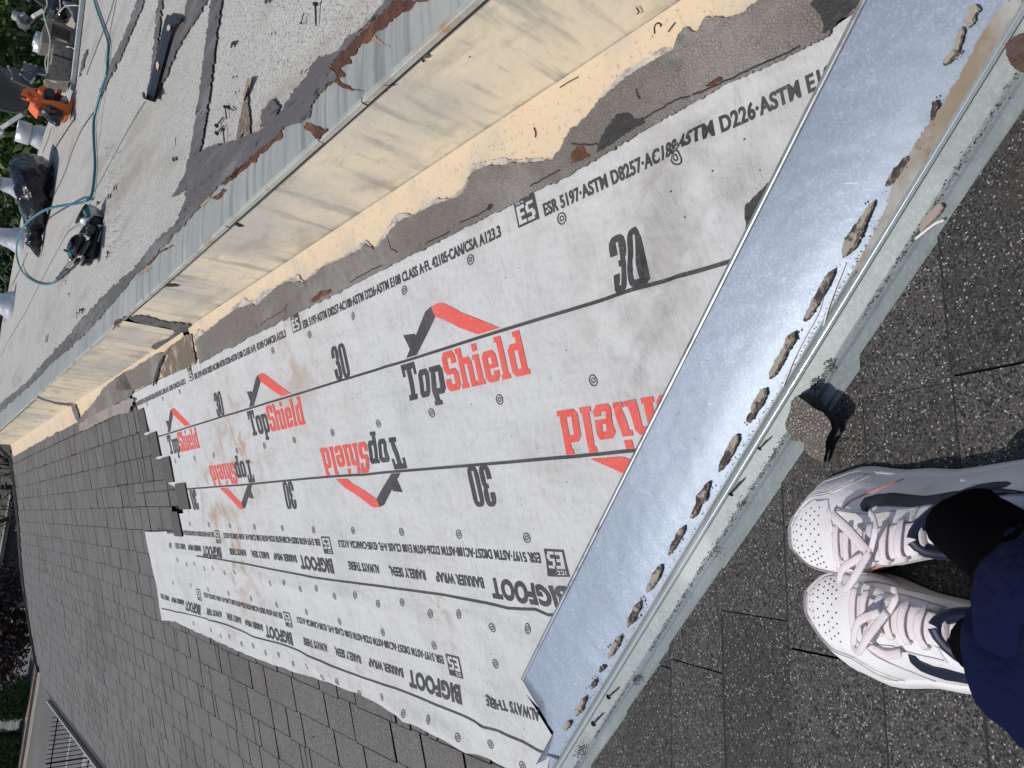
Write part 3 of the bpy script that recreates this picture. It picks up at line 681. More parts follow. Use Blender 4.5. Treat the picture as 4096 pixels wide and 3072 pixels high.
# roof cement along the edge of the cap sheet and across it
def cement(name, px, seed, h=.0008, th=.0022, st=5, am=6): return patch(name, pF, px, th, m_mastic_dark, house, h, st, am, seed)
inner = [(1585, 0), (1520, 62), (1464, 116), (1405, 172), (1357, 222), (1320, 270), (1345, 292), (1350, 310), (1290, 365), (1258, 400), (1240, 470), (1200, 492), (1150, 505), (1110, 540), (1060, 585), (1024, 616), (960, 668), (900, 722), (833, 791), (759, 874), (685, 953), (602, 1046), (537, 1106), (490, 1165), (435, 1231), (370, 1305), (296, 1374), (222, 1439), (153, 1509), (60, 1595), (0, 1650)]
outer = [(0, 1620), (50, 1575), (111, 1527), (176, 1448), (259, 1360), (333, 1268), (393, 1208), (444, 1152), (523, 1087), (560, 1046), (620, 967), (700, 900), (735, 820), (745, 768), (750, 650), (830, 590), (900, 575), (985, 545), (1038, 525), (1095, 475), (1117, 458), (1163, 393), (1181, 356), (1223, 315), (1246, 264), (1274, 231), (1297, 228), (1357, 205), (1385, 155), (1455, 122), (1500, 60), (1547, 0)]
cement('roof_cement_edge', inner + outer, 1, h=.0062, th=.0022, am=7)
cement('roof_cement_strip', [(890, 0), (845, 0), (820, 200), (800, 380), (770, 560), (745, 690), (690, 790), (740, 760), (790, 640), (815, 540), (840, 380), (860, 200)], 2)
cement('roof_cement_strip', [(830, 0), (750, 0), (740, 60), (690, 130), (660, 240), (650, 330), (665, 310), (700, 220), (730, 160), (790, 70)], 3)
cement('roof_cement_strip', [(580, 0), (550, 0), (510, 110), (460, 220), (430, 290), (390, 395), (405, 385), (440, 310), (480, 240), (530, 120)], 4, th=.002)
cement('roof_cement_strip', [(650, 0), (635, 0), (620, 130), (605, 290), (590, 360), (600, 370), (625, 250), (640, 120)], 5, th=.002)
cement('roof_cement_strip', [(352, 198), (340, 235), (322, 300), (315, 310), (330, 240), (345, 200)], 8, th=.002)
cement('roof_cement_patch', [(1095, 395), (1050, 445), (1043, 510), (1070, 500), (1100, 480), (1120, 430)], 6)
patch('brown_stain', pF, [(985, 330), (970, 430), (950, 530), (943, 565), (970, 535), (1000, 550), (1000, 480), (990, 380)], .0008, mat('brown_glue_stain', (.14, .10, .07), .9, layers=[('cell', 300, (.3, .27, .22), .6, .8, {})]), house, .0005, 8, 4, 9)
# cap sheet laps: thin cracked lines
def lap(pts, r=.0020):
    bm = BM(); p = spline([pF(a, b, .0002) for a, b in pts], 4)
    p = [q + Vector((.004 * nz(q.x * 40, q.y * 40, 1), .004 * nz(q.x * 40, q.y * 40, 9), 0)) for q in p]
    tube(bm, p, r, 5, flat=.35); part('sheet_lap', bm, m_bitumen, house)
lap([(580, 405), (510, 520), (440, 650), (375, 768)]); lap([(375, 768), (330, 880), (270, 930), (225, 1010), (160, 1130), (100, 1250), (40, 1350), (0, 1425)])
lap([(455, 0), (430, 80), (390, 180), (345, 300)], .004); lap([(420, 200), (425, 320), (410, 460), (390, 600)], .0014)
lap([(390, 430), (330, 510), (290, 600), (255, 700), (205, 800)], .0035); lap([(465, 0), (440, 130), (425, 260)], .0035); lap([(110, 1010), (90, 1060), (68, 1100), (50, 1140)], .004)
lap([(205, 510), (190, 560), (170, 610)], .004); lap([(300, 470), (260, 530), (215, 600)], .005)
# low white curb with a metal cap at the back of the flat roof
e = empty('roof_curb', pF(300, 200)); tag(e, 'low white painted metal curb at the back edge of the flat roof, under the blocks', 'curb')
bm = BM(); a, b = pF(342, -20), pF(302, 335); d = (b - a); 
dd = d.normalized(); nn = Vector((-dd.y, dd.x, 0)) 
if nn.y < 0: nn = -nn
for k, (w0, w1, z0, z1) in enumerate(((0, .045, 0, .022), (.046, .12, -.3, .016))):
    prism(bm, [a + nn * w0 + Vector((0, 0, z0)), b + nn * w0 + Vector((0, 0, z0)), b + nn * w1 + Vector((0, 0, z0)), a + nn * w1 + Vector((0, 0, z0))], [a + nn * w0 + Vector((0, 0, z1)), b + nn * w0 + Vector((0, 0, z1)), b + nn * w1 + Vector((0, 0, z1)), a + nn * w1 + Vector((0, 0, z1))])
part('curb_face', bm, m_white, e)
# ================================================================== felt underlayment with its print
G_ = .009
def seg_d(p, a, b):
    ab = (b[0] - a[0], b[1] - a[1]); L2 = ab[0] ** 2 + ab[1] ** 2
    t = max(0, min(1, ((p[0] - a[0]) * ab[0] + (p[1] - a[1]) * ab[1]) / L2))
    dx, dy = p[0] - a[0] - t * ab[0], p[1] - a[1] - t * ab[1]
    return (dx * dx + dy * dy) ** .5, t
FOLDS = []
for pts, amp, wd in [
    ([(2960, 320), (2860, 440), (2760, 610), (2640, 790)], .009, .016), ([(2640, 790), (2600, 900), (2590, 1130), (2500, 1300)], .008, .018),
    ([(2780, 1040), (2650, 1280), (2580, 1400), (2530, 1530)], .008, .010), ([(2530, 1530), (2500, 1620), (2420, 1800)], .005, .012),
    ([(2560, 1060), (2480, 1270), (2420, 1480)], .006, .02), ([(2960, 700), (2880, 850), (2840, 950)], .006, .015), ([(2840, 450), (2800, 620), (2870, 760)], .004, .02),
    ([(1640, 1190), (1590, 1340), (1560, 1500), (1530, 1640)], .004, .02), ([(1900, 1060), (1880, 1200), (1850, 1330)], .003, .018), ([(1435, 1270), (1430, 1370)], .004, .01),
    ([(1760, 1550), (1640, 1720), (1480, 1900), (1330, 1990)], .004, .02), ([(2330, 1830), (2220, 2000), (2100, 2180)], .004, .025),
    ([(2260, 2600), (2180, 2640), (2130, 2700)], .006, .02), ([(2230, 2480), (2150, 2560), (2120, 2660)], .004, .02), ([(2090, 2400), (2190, 2340), (2260, 2270)], .003, .02),
    ([(1850, 2470), (1960, 2480), (2050, 2560), (2160, 2560)], .004, .02), ([(1560, 2800), (1640, 2860), (1760, 2890), (1900, 3000)], .006, .018),
    ([(1240, 2640), (1340, 2700), (1420, 2740)], .005, .02), ([(1950, 2900), (2080, 2990), (2200, 3060)], .006, .02), ([(760, 2430), (860, 2470), (960, 2560)], .006, .03),
    ([(660, 2200), (860, 2240), (1100, 2330), (1400, 2390)], .004, .02), ([(1400, 2390), (1700, 2480), (1900, 2530)], .004, .018),
    ([(950, 1700), (900, 1800), (820, 1950)], .003, .03), ([(2060, 2650), (2000, 2790), (2040, 2960)], .003, .02), ([(2190, 2700), (2240, 2850), (2290, 3000)], .005, .02)]:
    q = [sA(*p) for p in pts]
    for a, b in zip(q, q[1:]): FOLDS.append((a, b, amp * 1.3, wd * .7)); FOLDS.append(((a[0] + .010, a[1] - .012), (b[0] + .010, b[1] - .012), amp * 2.3, wd * 1.7))
def felt_h(s, y, low=False):
    h = .005
    for a, b, amp, wd in FOLDS:
        if abs(s - a[0]) > .5 and abs(s - b[0]) > .5: continue
        d, t = seg_d((s, y), a, b)
        if d < 3 * wd: h = max(h, h) + amp * .75 * math.exp(-(d / wd) ** 2) / (1.6 if 0 < t < 1 else 2.2)
    h += .0032 * (nz(s * 5.1, y * 3.1, .7) + .5) + .0016 * nz(s * 13, y * 8, 2.)
    dv = (s * CA_ + y - VS) / 2 ** .5           # pressed flat under the valley metal and under the mastic
    kk = max(0., min(1., (dv - .160) / .035)) * max(0., min(1., (.605 - s) / .045)); h = .0055 + (h - .0055) * kk
    if low:                                     # the lower sheet rides up over the shingles below
        d = s - low_s(y)
        if d < .16: h += .0085 * (1 - max(0, d) / .16) ** .6 + .003 * max(0, nz(y * 6, 3., 3.)) * (1 - max(0, d) / .16)
        if y > 3.6: h += .0075 * min(1, (y - 3.6) / .2)
    return h
def sheet(name, rows_s, y_of, low, parent):
    """grid sheet; rows_s: list of s grid lines, y_of(s): (y0, y1)"""
    bm = BM(); V_ = {}
    smin, smax = min(rows_s), max(rows_s)
    for s in rows_s: pass
    return bm
def inside(poly, s, y):
    c = False; n = len(poly)
    for i in range(n):
        (a, b), (c2, d) = poly[i], poly[(i + 1) % n]
        if (b > y) != (d > y) and s < (c2 - a) * (y - b) / (d - b) + a: c = not c
    return c
def felt(name, poly, low, parent, dz=0.):
    """triangulate the ragged outline on a 2 cm grid and lay it on the slope"""
    bm = BM(); pl = [bm.verts.new((p[0], p[1], 0)) for p in poly]
    bm.faces.new(pl)
    s0, s1 = min(p[0] for p in poly), max(p[0] for p in poly); y0, y1 = min(p[1] for p in poly), max(p[1] for p in poly)
    for i in range(math.ceil(s0 / G_), math.floor(s1 / G_) + 1):
        bmesh.ops.bisect_plane(bm, geom=bm.verts[:] + bm.edges[:] + bm.faces[:], dist=1e-6, plane_co=(i * G_, 0, 0), plane_no=(1, 0, 0))
    j = math.ceil(y0 / G_)
    while j * G_ < y1:
        bmesh.ops.bisect_plane(bm, geom=bm.verts[:] + bm.edges[:] + bm.faces[:], dist=1e-6, plane_co=(0, j * G_, 0), plane_no=(0, 1, 0)); j += 1
    for v in bm.verts:
        s, y = v.co.x, v.co.y; v.co = A(s, y, felt_h(s, y, low) + dz)
    bmesh.ops.triangulate(bm, faces=[f for f in bm.faces if len(f.verts) > 4])
    return part(name, bm, m_felt, parent, True)
def ragged(pts, step=.03, amp=.004, seed=0, closed=True): return [(p[0], p[1]) for p in rough_line(pts, step, amp, seed, closed)]
fe1 = empty('underlayment_sheet', A(.3, 2, 0)); tag(fe1, 'upper grey felt sheet, printed with red and black logos, laid against the cream wall flashing', 'underlayment', 'printed felt underlayment sheets')
fe2 = empty('underlayment_sheet', A(-.3, 2.5, 0)); tag(fe2, 'lower grey felt sheet with a wavy bottom edge lying over the dark shingles', 'underlayment', 'printed felt underlayment sheets')
vc = lambda s, d=.1: (s, VS - s * CA_ + d)
up = [sA(532, 1576), sA(700, 1487), sA(860, 1407), sA(1024, 1323), sA(1200, 1233), sA(1400, 1132), sA(1600, 1030), sA(1800, 930), sA(2048, 805), sA(2250, 690), sA(2480, 560), sA(2700, 440), sA(2900, 330), sA(3072, 252), sA(3200, 190), sA(3320, 130), sA(3440, 50)]
right = [(up[-1][0], up[-1][1]), vc(.60, .03), vc(.3, .08), vc(0, .08), vc(-.150, .08)]
leftc = [sA(640, 2120), sA(742, 2135), sA(700, 2010), sA(650, 1890), sA(600, 1790), sA(560, 1690), sA(532, 1576)]
farl = [(-.168, leftc[0][1]), (-.168, 4.1), (.592, 4.1)]
pl1 = ragged(up[:] , .05, .002, 1, False) + [vc(.66, .03), vc(.56, .05), vc(.3, .08), vc(0, .08), vc(-.172, .08)] + ragged([(-.172, VS + .172 * CA_ + .09), (-.172, 2.4), (-.170, stair[4][1] - .02)], .05, .002, 2, False)[:-1] + [q for k in (4, 3, 2, 1, 0) for q in ((stair[k][0] - .02, stair[k][1] - .01), (stair[k][0] + EXPO - .03, stair[k][1] - .01))]
felt('felt', pl1, False, fe1, .0025)
torn = ragged([sA(2240, 3090)] + sheet2_low[::-1][1:], .03, .006, 4, False)
pl2 = [vc(-.150, .07), vc(-.40, .07), sA(2110, 2770), sA(2240, 2960), sA(2215, 3010), sA(2200, 3120), sA(2130, 3105)] + torn[1:] + ragged([sA(665, 2475), sA(650, 2400), sA(625, 2290), sA(603, 2180), sA(592, 2124)], .03, .004, 6, False) + [(stair[4][0] + .012, stair[4][1] + .10), (stair[4][0] + .01, stair[4][1] - .03), (-.150, stair[4][1] - .10), (-.150, 3.0)]
felt('felt', pl2, True, fe2)

# ---- the print: glyph meshes are cut on the same 2 cm grid so they follow every wrinkle
INK = {}
def ink_bm(sheet_no, colour): return INK.setdefault((sheet_no, colour), BM())
def lay(polys, sh, colour, org, ux, uy):
    """polys in unit coordinates -> slope coordinates org + x*ux + y*uy, cut on the felt grid and laid down"""
    bm = BM()
    for pl in polys:
        vs = [bm.verts.new((org[0] + p[0] * ux[0] + p[1] * uy[0], org[1] + p[0] * ux[1] + p[1] * uy[1], 0)) for p in pl]
        try: bm.faces.new(vs)
        except ValueError: pass
    drape(bm, sh, colour)
def drape(bm, sh, colour, lift=.0011):
    if colour == 'paper': lift = .0015
    if not bm.verts: return
    xs = [v.co.x for v in bm.verts]; ys_ = [v.co.y for v in bm.verts]
    for i in range(math.ceil(min(xs) / G_), math.floor(max(xs) / G_) + 1):
        bmesh.ops.bisect_plane(bm, geom=bm.verts[:] + bm.edges[:] + bm.faces[:], dist=1e-6, plane_co=(i * G_, 0, 0), plane_no=(1, 0, 0))
    for i in range(math.ceil(min(ys_) / G_), math.floor(max(ys_) / G_) + 1):
        bmesh.ops.bisect_plane(bm, geom=bm.verts[:] + bm.edges[:] + bm.faces[:], dist=1e-6, plane_co=(0, i * G_, 0), plane_no=(0, 1, 0))
    low = sh == 2; dz = 0 if low else .0025
    cache = {}
    def H(i, j):
        if (i, j) not in cache: cache[(i, j)] = felt_h(i * G_, j * G_, low)
        return cache[(i, j)]
    t = ink_bm(sh, colour); mp = {}
    for v in bm.verts:
        s, y = v.co.x, v.co.y; i, j = math.floor(s / G_), math.floor(y / G_); a, b = s / G_ - i, y / G_ - j
        h = H(i, j) * (1 - a) * (1 - b) + H(i + 1, j) * a * (1 - b) + H(i, j + 1) * (1 - a) * b + H(i + 1, j + 1) * a * b
        mp[v] = t.verts.new(A(s, y, h + dz + lift))
    for f in bm.faces:
        try: t.faces.new([mp[v] for v in f.verts])
        except ValueError: pass
    bm.free()
def font_polys(txt, bold=.012):
    cu = bpy.data.curves.new('t', 'FONT'); cu.body = txt; cu.offset = bold; cu.resolution_u = 4; cu.fill_mode = 'FRONT'; cu.space_character = 1.06
    o = bpy.data.objects.new('t', cu); COL.objects.link(o); dg = bpy.context.evaluated_depsgraph_get(); dg.update()
    me = bpy.data.meshes.new_from_object(o.evaluated_get(dg))
    vs = [v.co.copy() for v in me.vertices]; fs = [[tuple(vs[k][:2]) for k in p.vertices] for p in me.polygons]
    bpy.data.objects.remove(o); bpy.data.curves.remove(cu); bpy.data.meshes.remove(me)
    x0 = min(v.x for v in vs); x1 = max(v.x for v in vs)
    cap = .73
    return [[((a - x0) / (x1 - x0), b / cap) for a, b in f] for f in fs]
FC = {}
def text(txt, sh, start, end, height, colour='black', bold=.035):
    """baseline from start to end (slope coordinates), capital height in metres"""
    if (txt, bold) not in FC: FC[(txt, bold)] = font_polys(txt, bold)
    d = Vector((end[0] - start[0], end[1] - start[1])); L = d.length; d /= L
    upv = Vector((-d.y, d.x))                   # slope s is world right-up, y forward: turn so the print reads from above
    lay(FC[(txt, bold)], sh, colour, start, (d.x * L, d.y * L), (upv.x * height, upv.y * height))
def rc(a, b, c, d): return [(a, b), (c, b), (c, d), (a, d)]
def mx(polys, w): return [[(w - x, y) for x, y in p] for p in polys]
GL = {
 'T': (.78, [rc(0, .83, .78, 1), rc(0, .66, .14, .83), rc(.64, .66, .78, .83), rc(.27, .15, .51, .83), rc(.14, 0, .64, .15)]),
 'o': (.6, [[(0, .12), (.12, 0), (.22, 0), (.22, .74), (.12, .74), (0, .62)], [(.38, 0), (.48, 0), (.6, .12), (.6, .62), (.48, .74), (.38, .74)], rc(.22, .58, .38, .74), rc(.22, 0, .38, .16)]),
 'p': (.64, [rc(.04, -.27, .26, .74), rc(-.03, .62, .04, .74), rc(-.03, -.27, .04, -.15), rc(.26, -.27, .33, -.15), rc(.26, .58, .42, .74), rc(.26, 0, .42, .16), [(.42, 0), (.52, 0), (.64, .12), (.64, .62), (.52, .74), (.42, .74)]]),
 'S': (.64, [[(0, .56), (.23, .56), (.23, 1), (.12, 1), (0, .88)], rc(.23, .83, .41, 1), [(.41, .68), (.64, .68), (.64, .88), (.52, 1), (.41, 1)], [(0, .56), (.12, .42), (.64, .42), (.52, .56)], [(.41, 0), (.52, 0), (.64, .12), (.64, .42), (.41, .42)], rc(.23, 0, .41, .17), [(0, .12), (.12, 0), (.23, 0), (.23, .32), (0, .32)]]),
 'h': (.66, [rc(.04, 0, .26, 1), rc(-.02, .88, .04, 1), rc(-.02, 0, .04, .12), rc(.26, 0, .31, .12), rc(.26, .58, .42, .74), [(.42, 0), (.64, 0), (.64, .62), (.54, .74), (.42, .74)], rc(.64, 0, .69, .12)]),
 'i': (.34, [rc(.06, 0, .28, .74), rc(-.01, .62, .06, .74), rc(-.01, 0, .06, .12), rc(.28, 0, .34, .12), rc(.06, .82, .28, 1)]),
 'e': (.6, [[(0, .12), (.12, 0), (.22, 0), (.22, .74), (.12, .74), (0, .62)], rc(.22, .58, .38, .74), [(.38, .32), (.6, .32), (.6, .62), (.48, .74), (.38, .74)], rc(.22, .32, .38, .42), rc(.22, 0, .38, .16), [(.38, 0), (.48, 0), (.6, .12), (.6, .25), (.38, .25)]]),
 'l': (.34, [rc(.06, 0, .28, 1), rc(-.01, .88, .06, 1), rc(-.01, 0, .06, .12), rc(.28, 0, .34, .12)]),
 '3': (.62, [[(0, .66), (.26, .66), (.26, 1), (.16, .98), (.04, .9), (0, .78)], rc(.26, .88, .36, 1), [(.36, .56), (.54, .56), (.61, .64), (.62, .80), (.58, .93), (.48, .99), (.36, 1)], rc(.26, .45, .36, .56), [(.36, .56), (.36, 0), (.48, .01), (.58, .07), (.62, .2), (.61, .42), (.54, .56)], rc(.26, 0, .36, .12), [(0, .34), (0, .2), (.04, .08), (.14, .01), (.26, 0), (.26, .34)]]),
 '0': (.62, [[(.24, 0), (.24, 1), (.12, .98), (.04, .92), (0, .8), (0, .2), (.04, .08), (.12, .02)], [(.38, 0), (.50, .02), (.58, .08), (.62, .2), (.62, .8), (.58, .92), (.5, .98), (.38, 1)], rc(.24, 0, .38, .12), rc(.24, .88, .38, 1)]),
}
GL['d'] = (.64, mx(GL['h'][1][:0] + [rc(.04, 0, .26, 1), rc(-.03, 0, .04, .12), rc(.26, .58, .42, .74), rc(.26, 0, .42, .16), [(.42, 0), (.52, 0), (.64, .12), (.64, .62), (.52, .74), (.42, .74)]], .66))
GL['d'][1].append(rc(.33, .88, .40, 1))
def blocks(txt, sh, start, end, height, colours, split=None):
    tot = sum(GL[c][0] for c in txt) + .07 * (len(txt) - 1)
    d = Vector((end[0] - start[0], end[1] - start[1])); L = d.length; d /= L; upv = Vector((-d.y, d.x)); x = 0; k = L / tot
    for n, c in enumerate(txt):
        w, polys = GL[c]; col = colours if isinstance(colours, str) else colours[0 if n < split else 1]
        lay([[(a + x, b) for a, b in p] for p in polys], sh, col, start, (d.x * k, d.y * k), (upv.x * height, upv.y * height)); x += w + .07
def stripe(sh, pts, w, colour='black'):
    p = [Vector(q) for q in pts]
    for a, b in zip(p, p[1:]):
        d = (b - a).normalized(); n = Vector((-d.y, d.x)) * w / 2
        bm = BM(); bm.faces.new([bm.verts.new((*q, 0)) for q in (a - n - d * .0003, b - n, b + n, a + n - d * .0003)]); drape(bm, sh, colour)
def ring(sh, s, y, r=.0105):
    for r0, r1 in ((r, r * .80), (r * .48, r * .30)):
        polys = []
        n = 12
        for k in range(n):
            a, b = 6.2832 * k / n, 6.2832 * (k + 1) / n
            polys.append([(math.cos(a) * r0, math.sin(a) * r0), (math.cos(b) * r0, math.sin(b) * r0), (math.cos(b) * r1, math.sin(b) * r1), (math.cos(a) * r1, math.sin(a) * r1)])
        lay(polys, sh, 'black', (s, y), (1, 0), (0, 1))
def es_mark(sh, s, y, sgn):
    """dark square with the light letters left open, drawn as pieces: sgn +1 reads towards the viewer's right"""
    H_, W_ = .052, .055
    def P(x, z): return (s + sgn * z * H_, y - sgn * x * W_)
    o = (s, y); ux, uy = (0, -sgn * W_), (sgn * H_, 0)
    lay([rc(0, 0, 1, 1)], sh, 'black', o, ux, uy)
    E_ = [rc(.08, .08, .24, .70), rc(.24, .08, .46, .20), rc(.24, .34, .42, .45), rc(.24, .58, .46, .70)]
    S_ = [rc(.52, .08, .84, .19), rc(.74, .19, .90, .36), rc(.52, .34, .84, .44), rc(.50, .44, .64, .60), rc(.56, .60, .88, .70)]
    I_ = [rc(.10, .76, .14, .93), rc(.19, .76, .23, .93), rc(.23, .76, .31, .80), rc(.23, .89, .31, .93), rc(.36, .76, .40, .93), rc(.40, .76, .48, .80), rc(.40, .89, .48, .93)]
    lay(E_ + S_ + I_, sh, 'paper', o, ux, uy)
CERT = 'ESR 5197\u00b7ASTM D8257\u00b7AC188\u00b7ASTM D226\u00b7ASTM E108 CLASS A\u00b7FL 42105\u00b7CAN/CSA A123.3'
PER = .988
# lap lines
def line_pts(s0, y0, y1, seed, amp=.002, extra=()):
    out = []; y = y0
    while y < y1 + .001: out.append((s0 + amp * nz(y * 2.2, seed, .3), y)); y += .1
    return out
stripe(1, line_pts(.399, .40, 3.72, 1), .0062); stripe(1, line_pts(.1485, .60, 4.15, 2), .0062)
stripe(1, [sA(*p) for p in ((2258, 2452), (2210, 2452), (2160, 2428), (2048, 2425), (1960, 2403), (1760, 2370), (1500, 2335), (1265, 2304), (1024, 2258), (870, 2228), (800, 2219))], .006)
stripe(2, [sA(*p) for p in ((2252, 3022), (2170, 2990), (2110, 2955), (2048, 2931), (1870, 2850), (1700, 2782), (1600, 2745), (1470, 2702), (1360, 2660), (1290, 2630), (1190, 2590), (1130, 2568), (1024, 2540), (940, 2500), (860, 2470), (760, 2450), (690, 2432), (664, 2428))], .006)
for k in range(4):
    o = PER * k - .0
    yS = .862 + o                               # upper row beside the wall flashing, reads towards the camera
    if yS > 3.8: break
    es_mark(1, .5675, yS + .057, 1)
    text(CERT, 1, (.5675, yS - .012), (.5675, yS - PER + .105), .0215) if yS - .9 > -.2 else None
    if k == 0: pass
text(CERT, 1, (.5675, .862 + PER * 3 - .012), (.5675, .862 + PER * 2 + .105), .0215)
for k in range(3):
    o = .985 * k
    blocks('TopShield', 1, (.308, 1.394 + o), (.308, .972 + o), .084, ('black', 'red'), 3)
    yc_ = 1.17 + o                               # roof and chimney mark over the word
    lay([[(.0, .0), (.07, .0), (.227, .74), (.215, 1.0), (.175, .93)], [(.016, .57), (.082, .52), (.087, .42), (.045, .20), (.035, .20)]], 1, 'black', (.404, 1.364 + o), (0, -.62), (.090, 0))
    lay([[(.215, 1.0), (.227, .74), (.43, .05), (.445, .03), (.55, .02), (.43, .44), (.29, .96), (.26, 1.01)]], 1, 'red', (.404, 1.364 + o), (0, -.62), (.090, 0))
for y in (.728, 1.712, 2.66, 3.63):
    if y < 3.3: blocks('30', 1, (.401, y), (.401, y - .078), .090, 'black')
for k in range(4):
    o = .975 * k; y0_ = .487 + o
    if k < 4: 
        if k < 3: blocks('TopShield', 1, (.232, y0_), (.232, y0_ + .432), .079, ('black', 'red'), 3)
        lay([[(.0, .0), (.07, .0), (.227, .74), (.215, 1.0), (.175, .93)], [(.016, .57), (.082, .52), (.087, .42), (.045, .20), (.035, .20)]], 1, 'black', (.1435, y0_ + .035), (0, .62), (-.083, 0)) if k < 3 else None
        lay([[(.215, 1.0), (.227, .74), (.43, .05), (.445, .03), (.55, .02), (.43, .44), (.29, .96), (.26, 1.01)]], 1, 'red', (.1435, y0_ + .035), (0, .62), (-.083, 0)) if k < 3 else None
for y in (1.152, 2.135, 3.12): blocks('30', 1, (.146, y), (.146, y + .078), .088, 'black')
WORDS = [('BIGFOOT', 0, .232, .042, .05), ('BARRIER WRAP', .262, .185, .024, .035), ('RARELY SEEN,', .497, .165, .024, .035), ('ALWAYS THERE', .720, .175, .024, .035)]
def low_rows(sh, s_cert, s_word, y_box, ks, ymax, ymin=.4):
    for k in ks:
        o = .975 * k; yb = y_box + o
        if ymin < yb < ymax: es_mark(sh, s_cert + .009, yb - .058, -1)
        if ymin < yb - .1 and yb + .9 < ymax + .3: text(CERT, sh, (s_cert, yb + .012), (s_cert, yb + .975 - .105), .0205)
        for w, a, L, hgt, bold in WORDS:
            ya = yb + a * .975 - .035
            if ya < ymin or ya + L > ymax: continue
            text(w, sh, (s_word, ya), (s_word, ya + L), hgt, 'black', bold)
low_rows(1, -.036, -.098, 1.035, (0, 1, 2, 3), 4.15, .62) if 0 else None
# lower rows of the upper roll lie on the overlap; they are printed on both sheets
def low_rows2(sh, fc, fw_, y_box, ks, ymin, ymax):
    for k in ks:
        o = .975 * k; yb = y_box + o
        sc, sw = fc(yb), fw_(yb)
        if ymin < yb < ymax: es_mark(sh, sc + .009, yb - .058, -1)
        a, b = yb + .012, yb + .868
        if a > ymin and b < ymax: text(CERT, sh, (fc(a), a), (fc(b), b), .0205)
        for w, q, L, hgt, bold in WORDS:
            ya = yb + q * .975 - .04
            if ya < ymin or ya + L > ymax: continue
            text(w, sh, (fw_(ya), ya), (fw_(ya + L), ya + L), hgt, 'black', bold)
low_rows2(1, lambda y: -.034, lambda y: -.096 - .003 * math.sin(y * 2), 1.040, (-1, 0, 1, 2, 3), .66, 3.92)
low_rows2(2, lambda y: -.308, lambda y: -.372, 1.478, (-1, 0, 1, 2, 3), .98, 4.05)
# nail-target rings
R1 = [(1904, 1037), (1637, 1159), (1430, 1263), (1250, 1337), (1105, 1400), (2262, 874), (2752, 634), (729, 1564), (662, 1593), (600, 1615), (2015, 1594), (1746, 1647), (1529, 1691), (1343, 1727), (1189, 1758), (1067, 1780), (2388, 1518), (961, 1800), (869, 1817), (787, 1831), (710, 1843),
      (1029, 2104), (1141, 2109), (1267, 2115), (1424, 2118), (1619, 2123), (1846, 2133), (2129, 2142), (931, 2100), (844, 2096), (769, 2092)]
R2 = [(1024 + a / 2.16, 2304 + b / 2.16) for a, b in [(8, 590), (160, 52), (272, 45), (415, 102), (555, 95), (719, 160), (889, 152), (1088, 225), (1291, 215), (1538, 310), (1788, 312), (2087, 425), (193, 243), (449, 305), (742, 385), (1112, 478), (1559, 590), (2090, 747), (118, 650), (228, 665), (356, 740), (481, 760), (624, 852), (758, 888), (934, 996), (1135, 1022), (1340, 1152), (1558, 1200), (1803, 1358), (2065, 1428)]]
R2 += [(2048 + a / 2.16, 2304 + b / 2.16) for a, b in [(180, 430), (137, 1610)]] + [(a / 2.16, 2304 + b / 2.16) for a, b in [(1520, 52), (1660, 77), (1815, 110), (1988, 145), (2185, 190), (1697, 400), (1855, 452), (1942, 503), (2028, 507), (2122, 573)]]
R2 += [(a / 2.16, 1536 + b / 2.16) for a, b in [(1548, 1515), (1625, 1557), (1692, 1548), (1780, 1590), (1860, 1583), (1960, 1625), (2047, 1617)]]
for p in R1: ring(1, *sA(*p))
for p in R2: ring(2, *sA(*p))
for (sh, colour), b in sorted(INK.items()):
    part({'red': 'printed_red_logo', 'black': 'printed_lettering', 'paper': 'unprinted_letters'}[colour], b, {'red': m_red, 'black': m_ink, 'paper': m_felt}[colour], fe1 if sh == 1 else fe2)
# torn places where the black felt below shows
def scrap(px, seed, m=m_bitumen, h=.012): return patch('torn_felt', pA, px, .0015, m, fe1, h, 7, 5, seed)
scrap([(3085, 720), (3060, 745), (3005, 800), (2985, 815), (2980, 850), (2985, 900), (2985, 950), (3010, 940)], 1)
scrap([(2400, 2190), (2345, 2225), (2335, 2262), (2322, 2268), (2330, 2250)], 2); scrap([(2300, 2350), (2270, 2400), (2262, 2440), (2275, 2420)], 3, m_rust); scrap([(2180, 2610), (2158, 2640), (2148, 2690), (2160, 2680)], 4, m_rust)

# ================================================================== mastic along the wall flashing
top_px = [(3420, 0), (3260, -40), (3060, -20), (2960, 60), (2900, 75), (2830, 65), (2790, 130), (2740, 110), (2710, 160), (2700, 200), (2650, 225), (2560, 275), (2480, 335), (2400, 400), (2350, 470), (2280, 530), (2250, 590), (2215, 640), (2120, 650), (2048, 650), (2010, 665), (1960, 660), (1890, 690), (1860, 770), (1800, 800), (1740, 820), (1660, 860), (1590, 890), (1540, 955), (1500, 1000), (1465, 975), (1420, 1010), (1360, 1040), (1290, 1070), (1240, 1110), (1222, 1135), (1190, 1125), (1140, 1130), (1100, 1155), (1060, 1190), (1030, 1225), (1005, 1215), (980, 1225), (935, 1245), (900, 1270), (860, 1300), (825, 1330), (795, 1350), (780, 1375)]
bot_px = [(795, 1440), (860, 1400), (1024, 1320), (1200, 1230), (1400, 1128), (1600, 1026), (1800, 926), (2048, 800), (2150, 745), (2270, 690), (2400, 610), (2600, 490), (2760, 400), (2880, 330), (3072, 248), (3190, 190), (3310, 130), (3350, 60), (3460, 30)]
rw_ = random.Random(12)
me_ = patch('mastic', pA, top_px + [(a + 8, b + 15) for a, b in bot_px], .004, m_mastic, f1, .0095, 7, 7, 1)
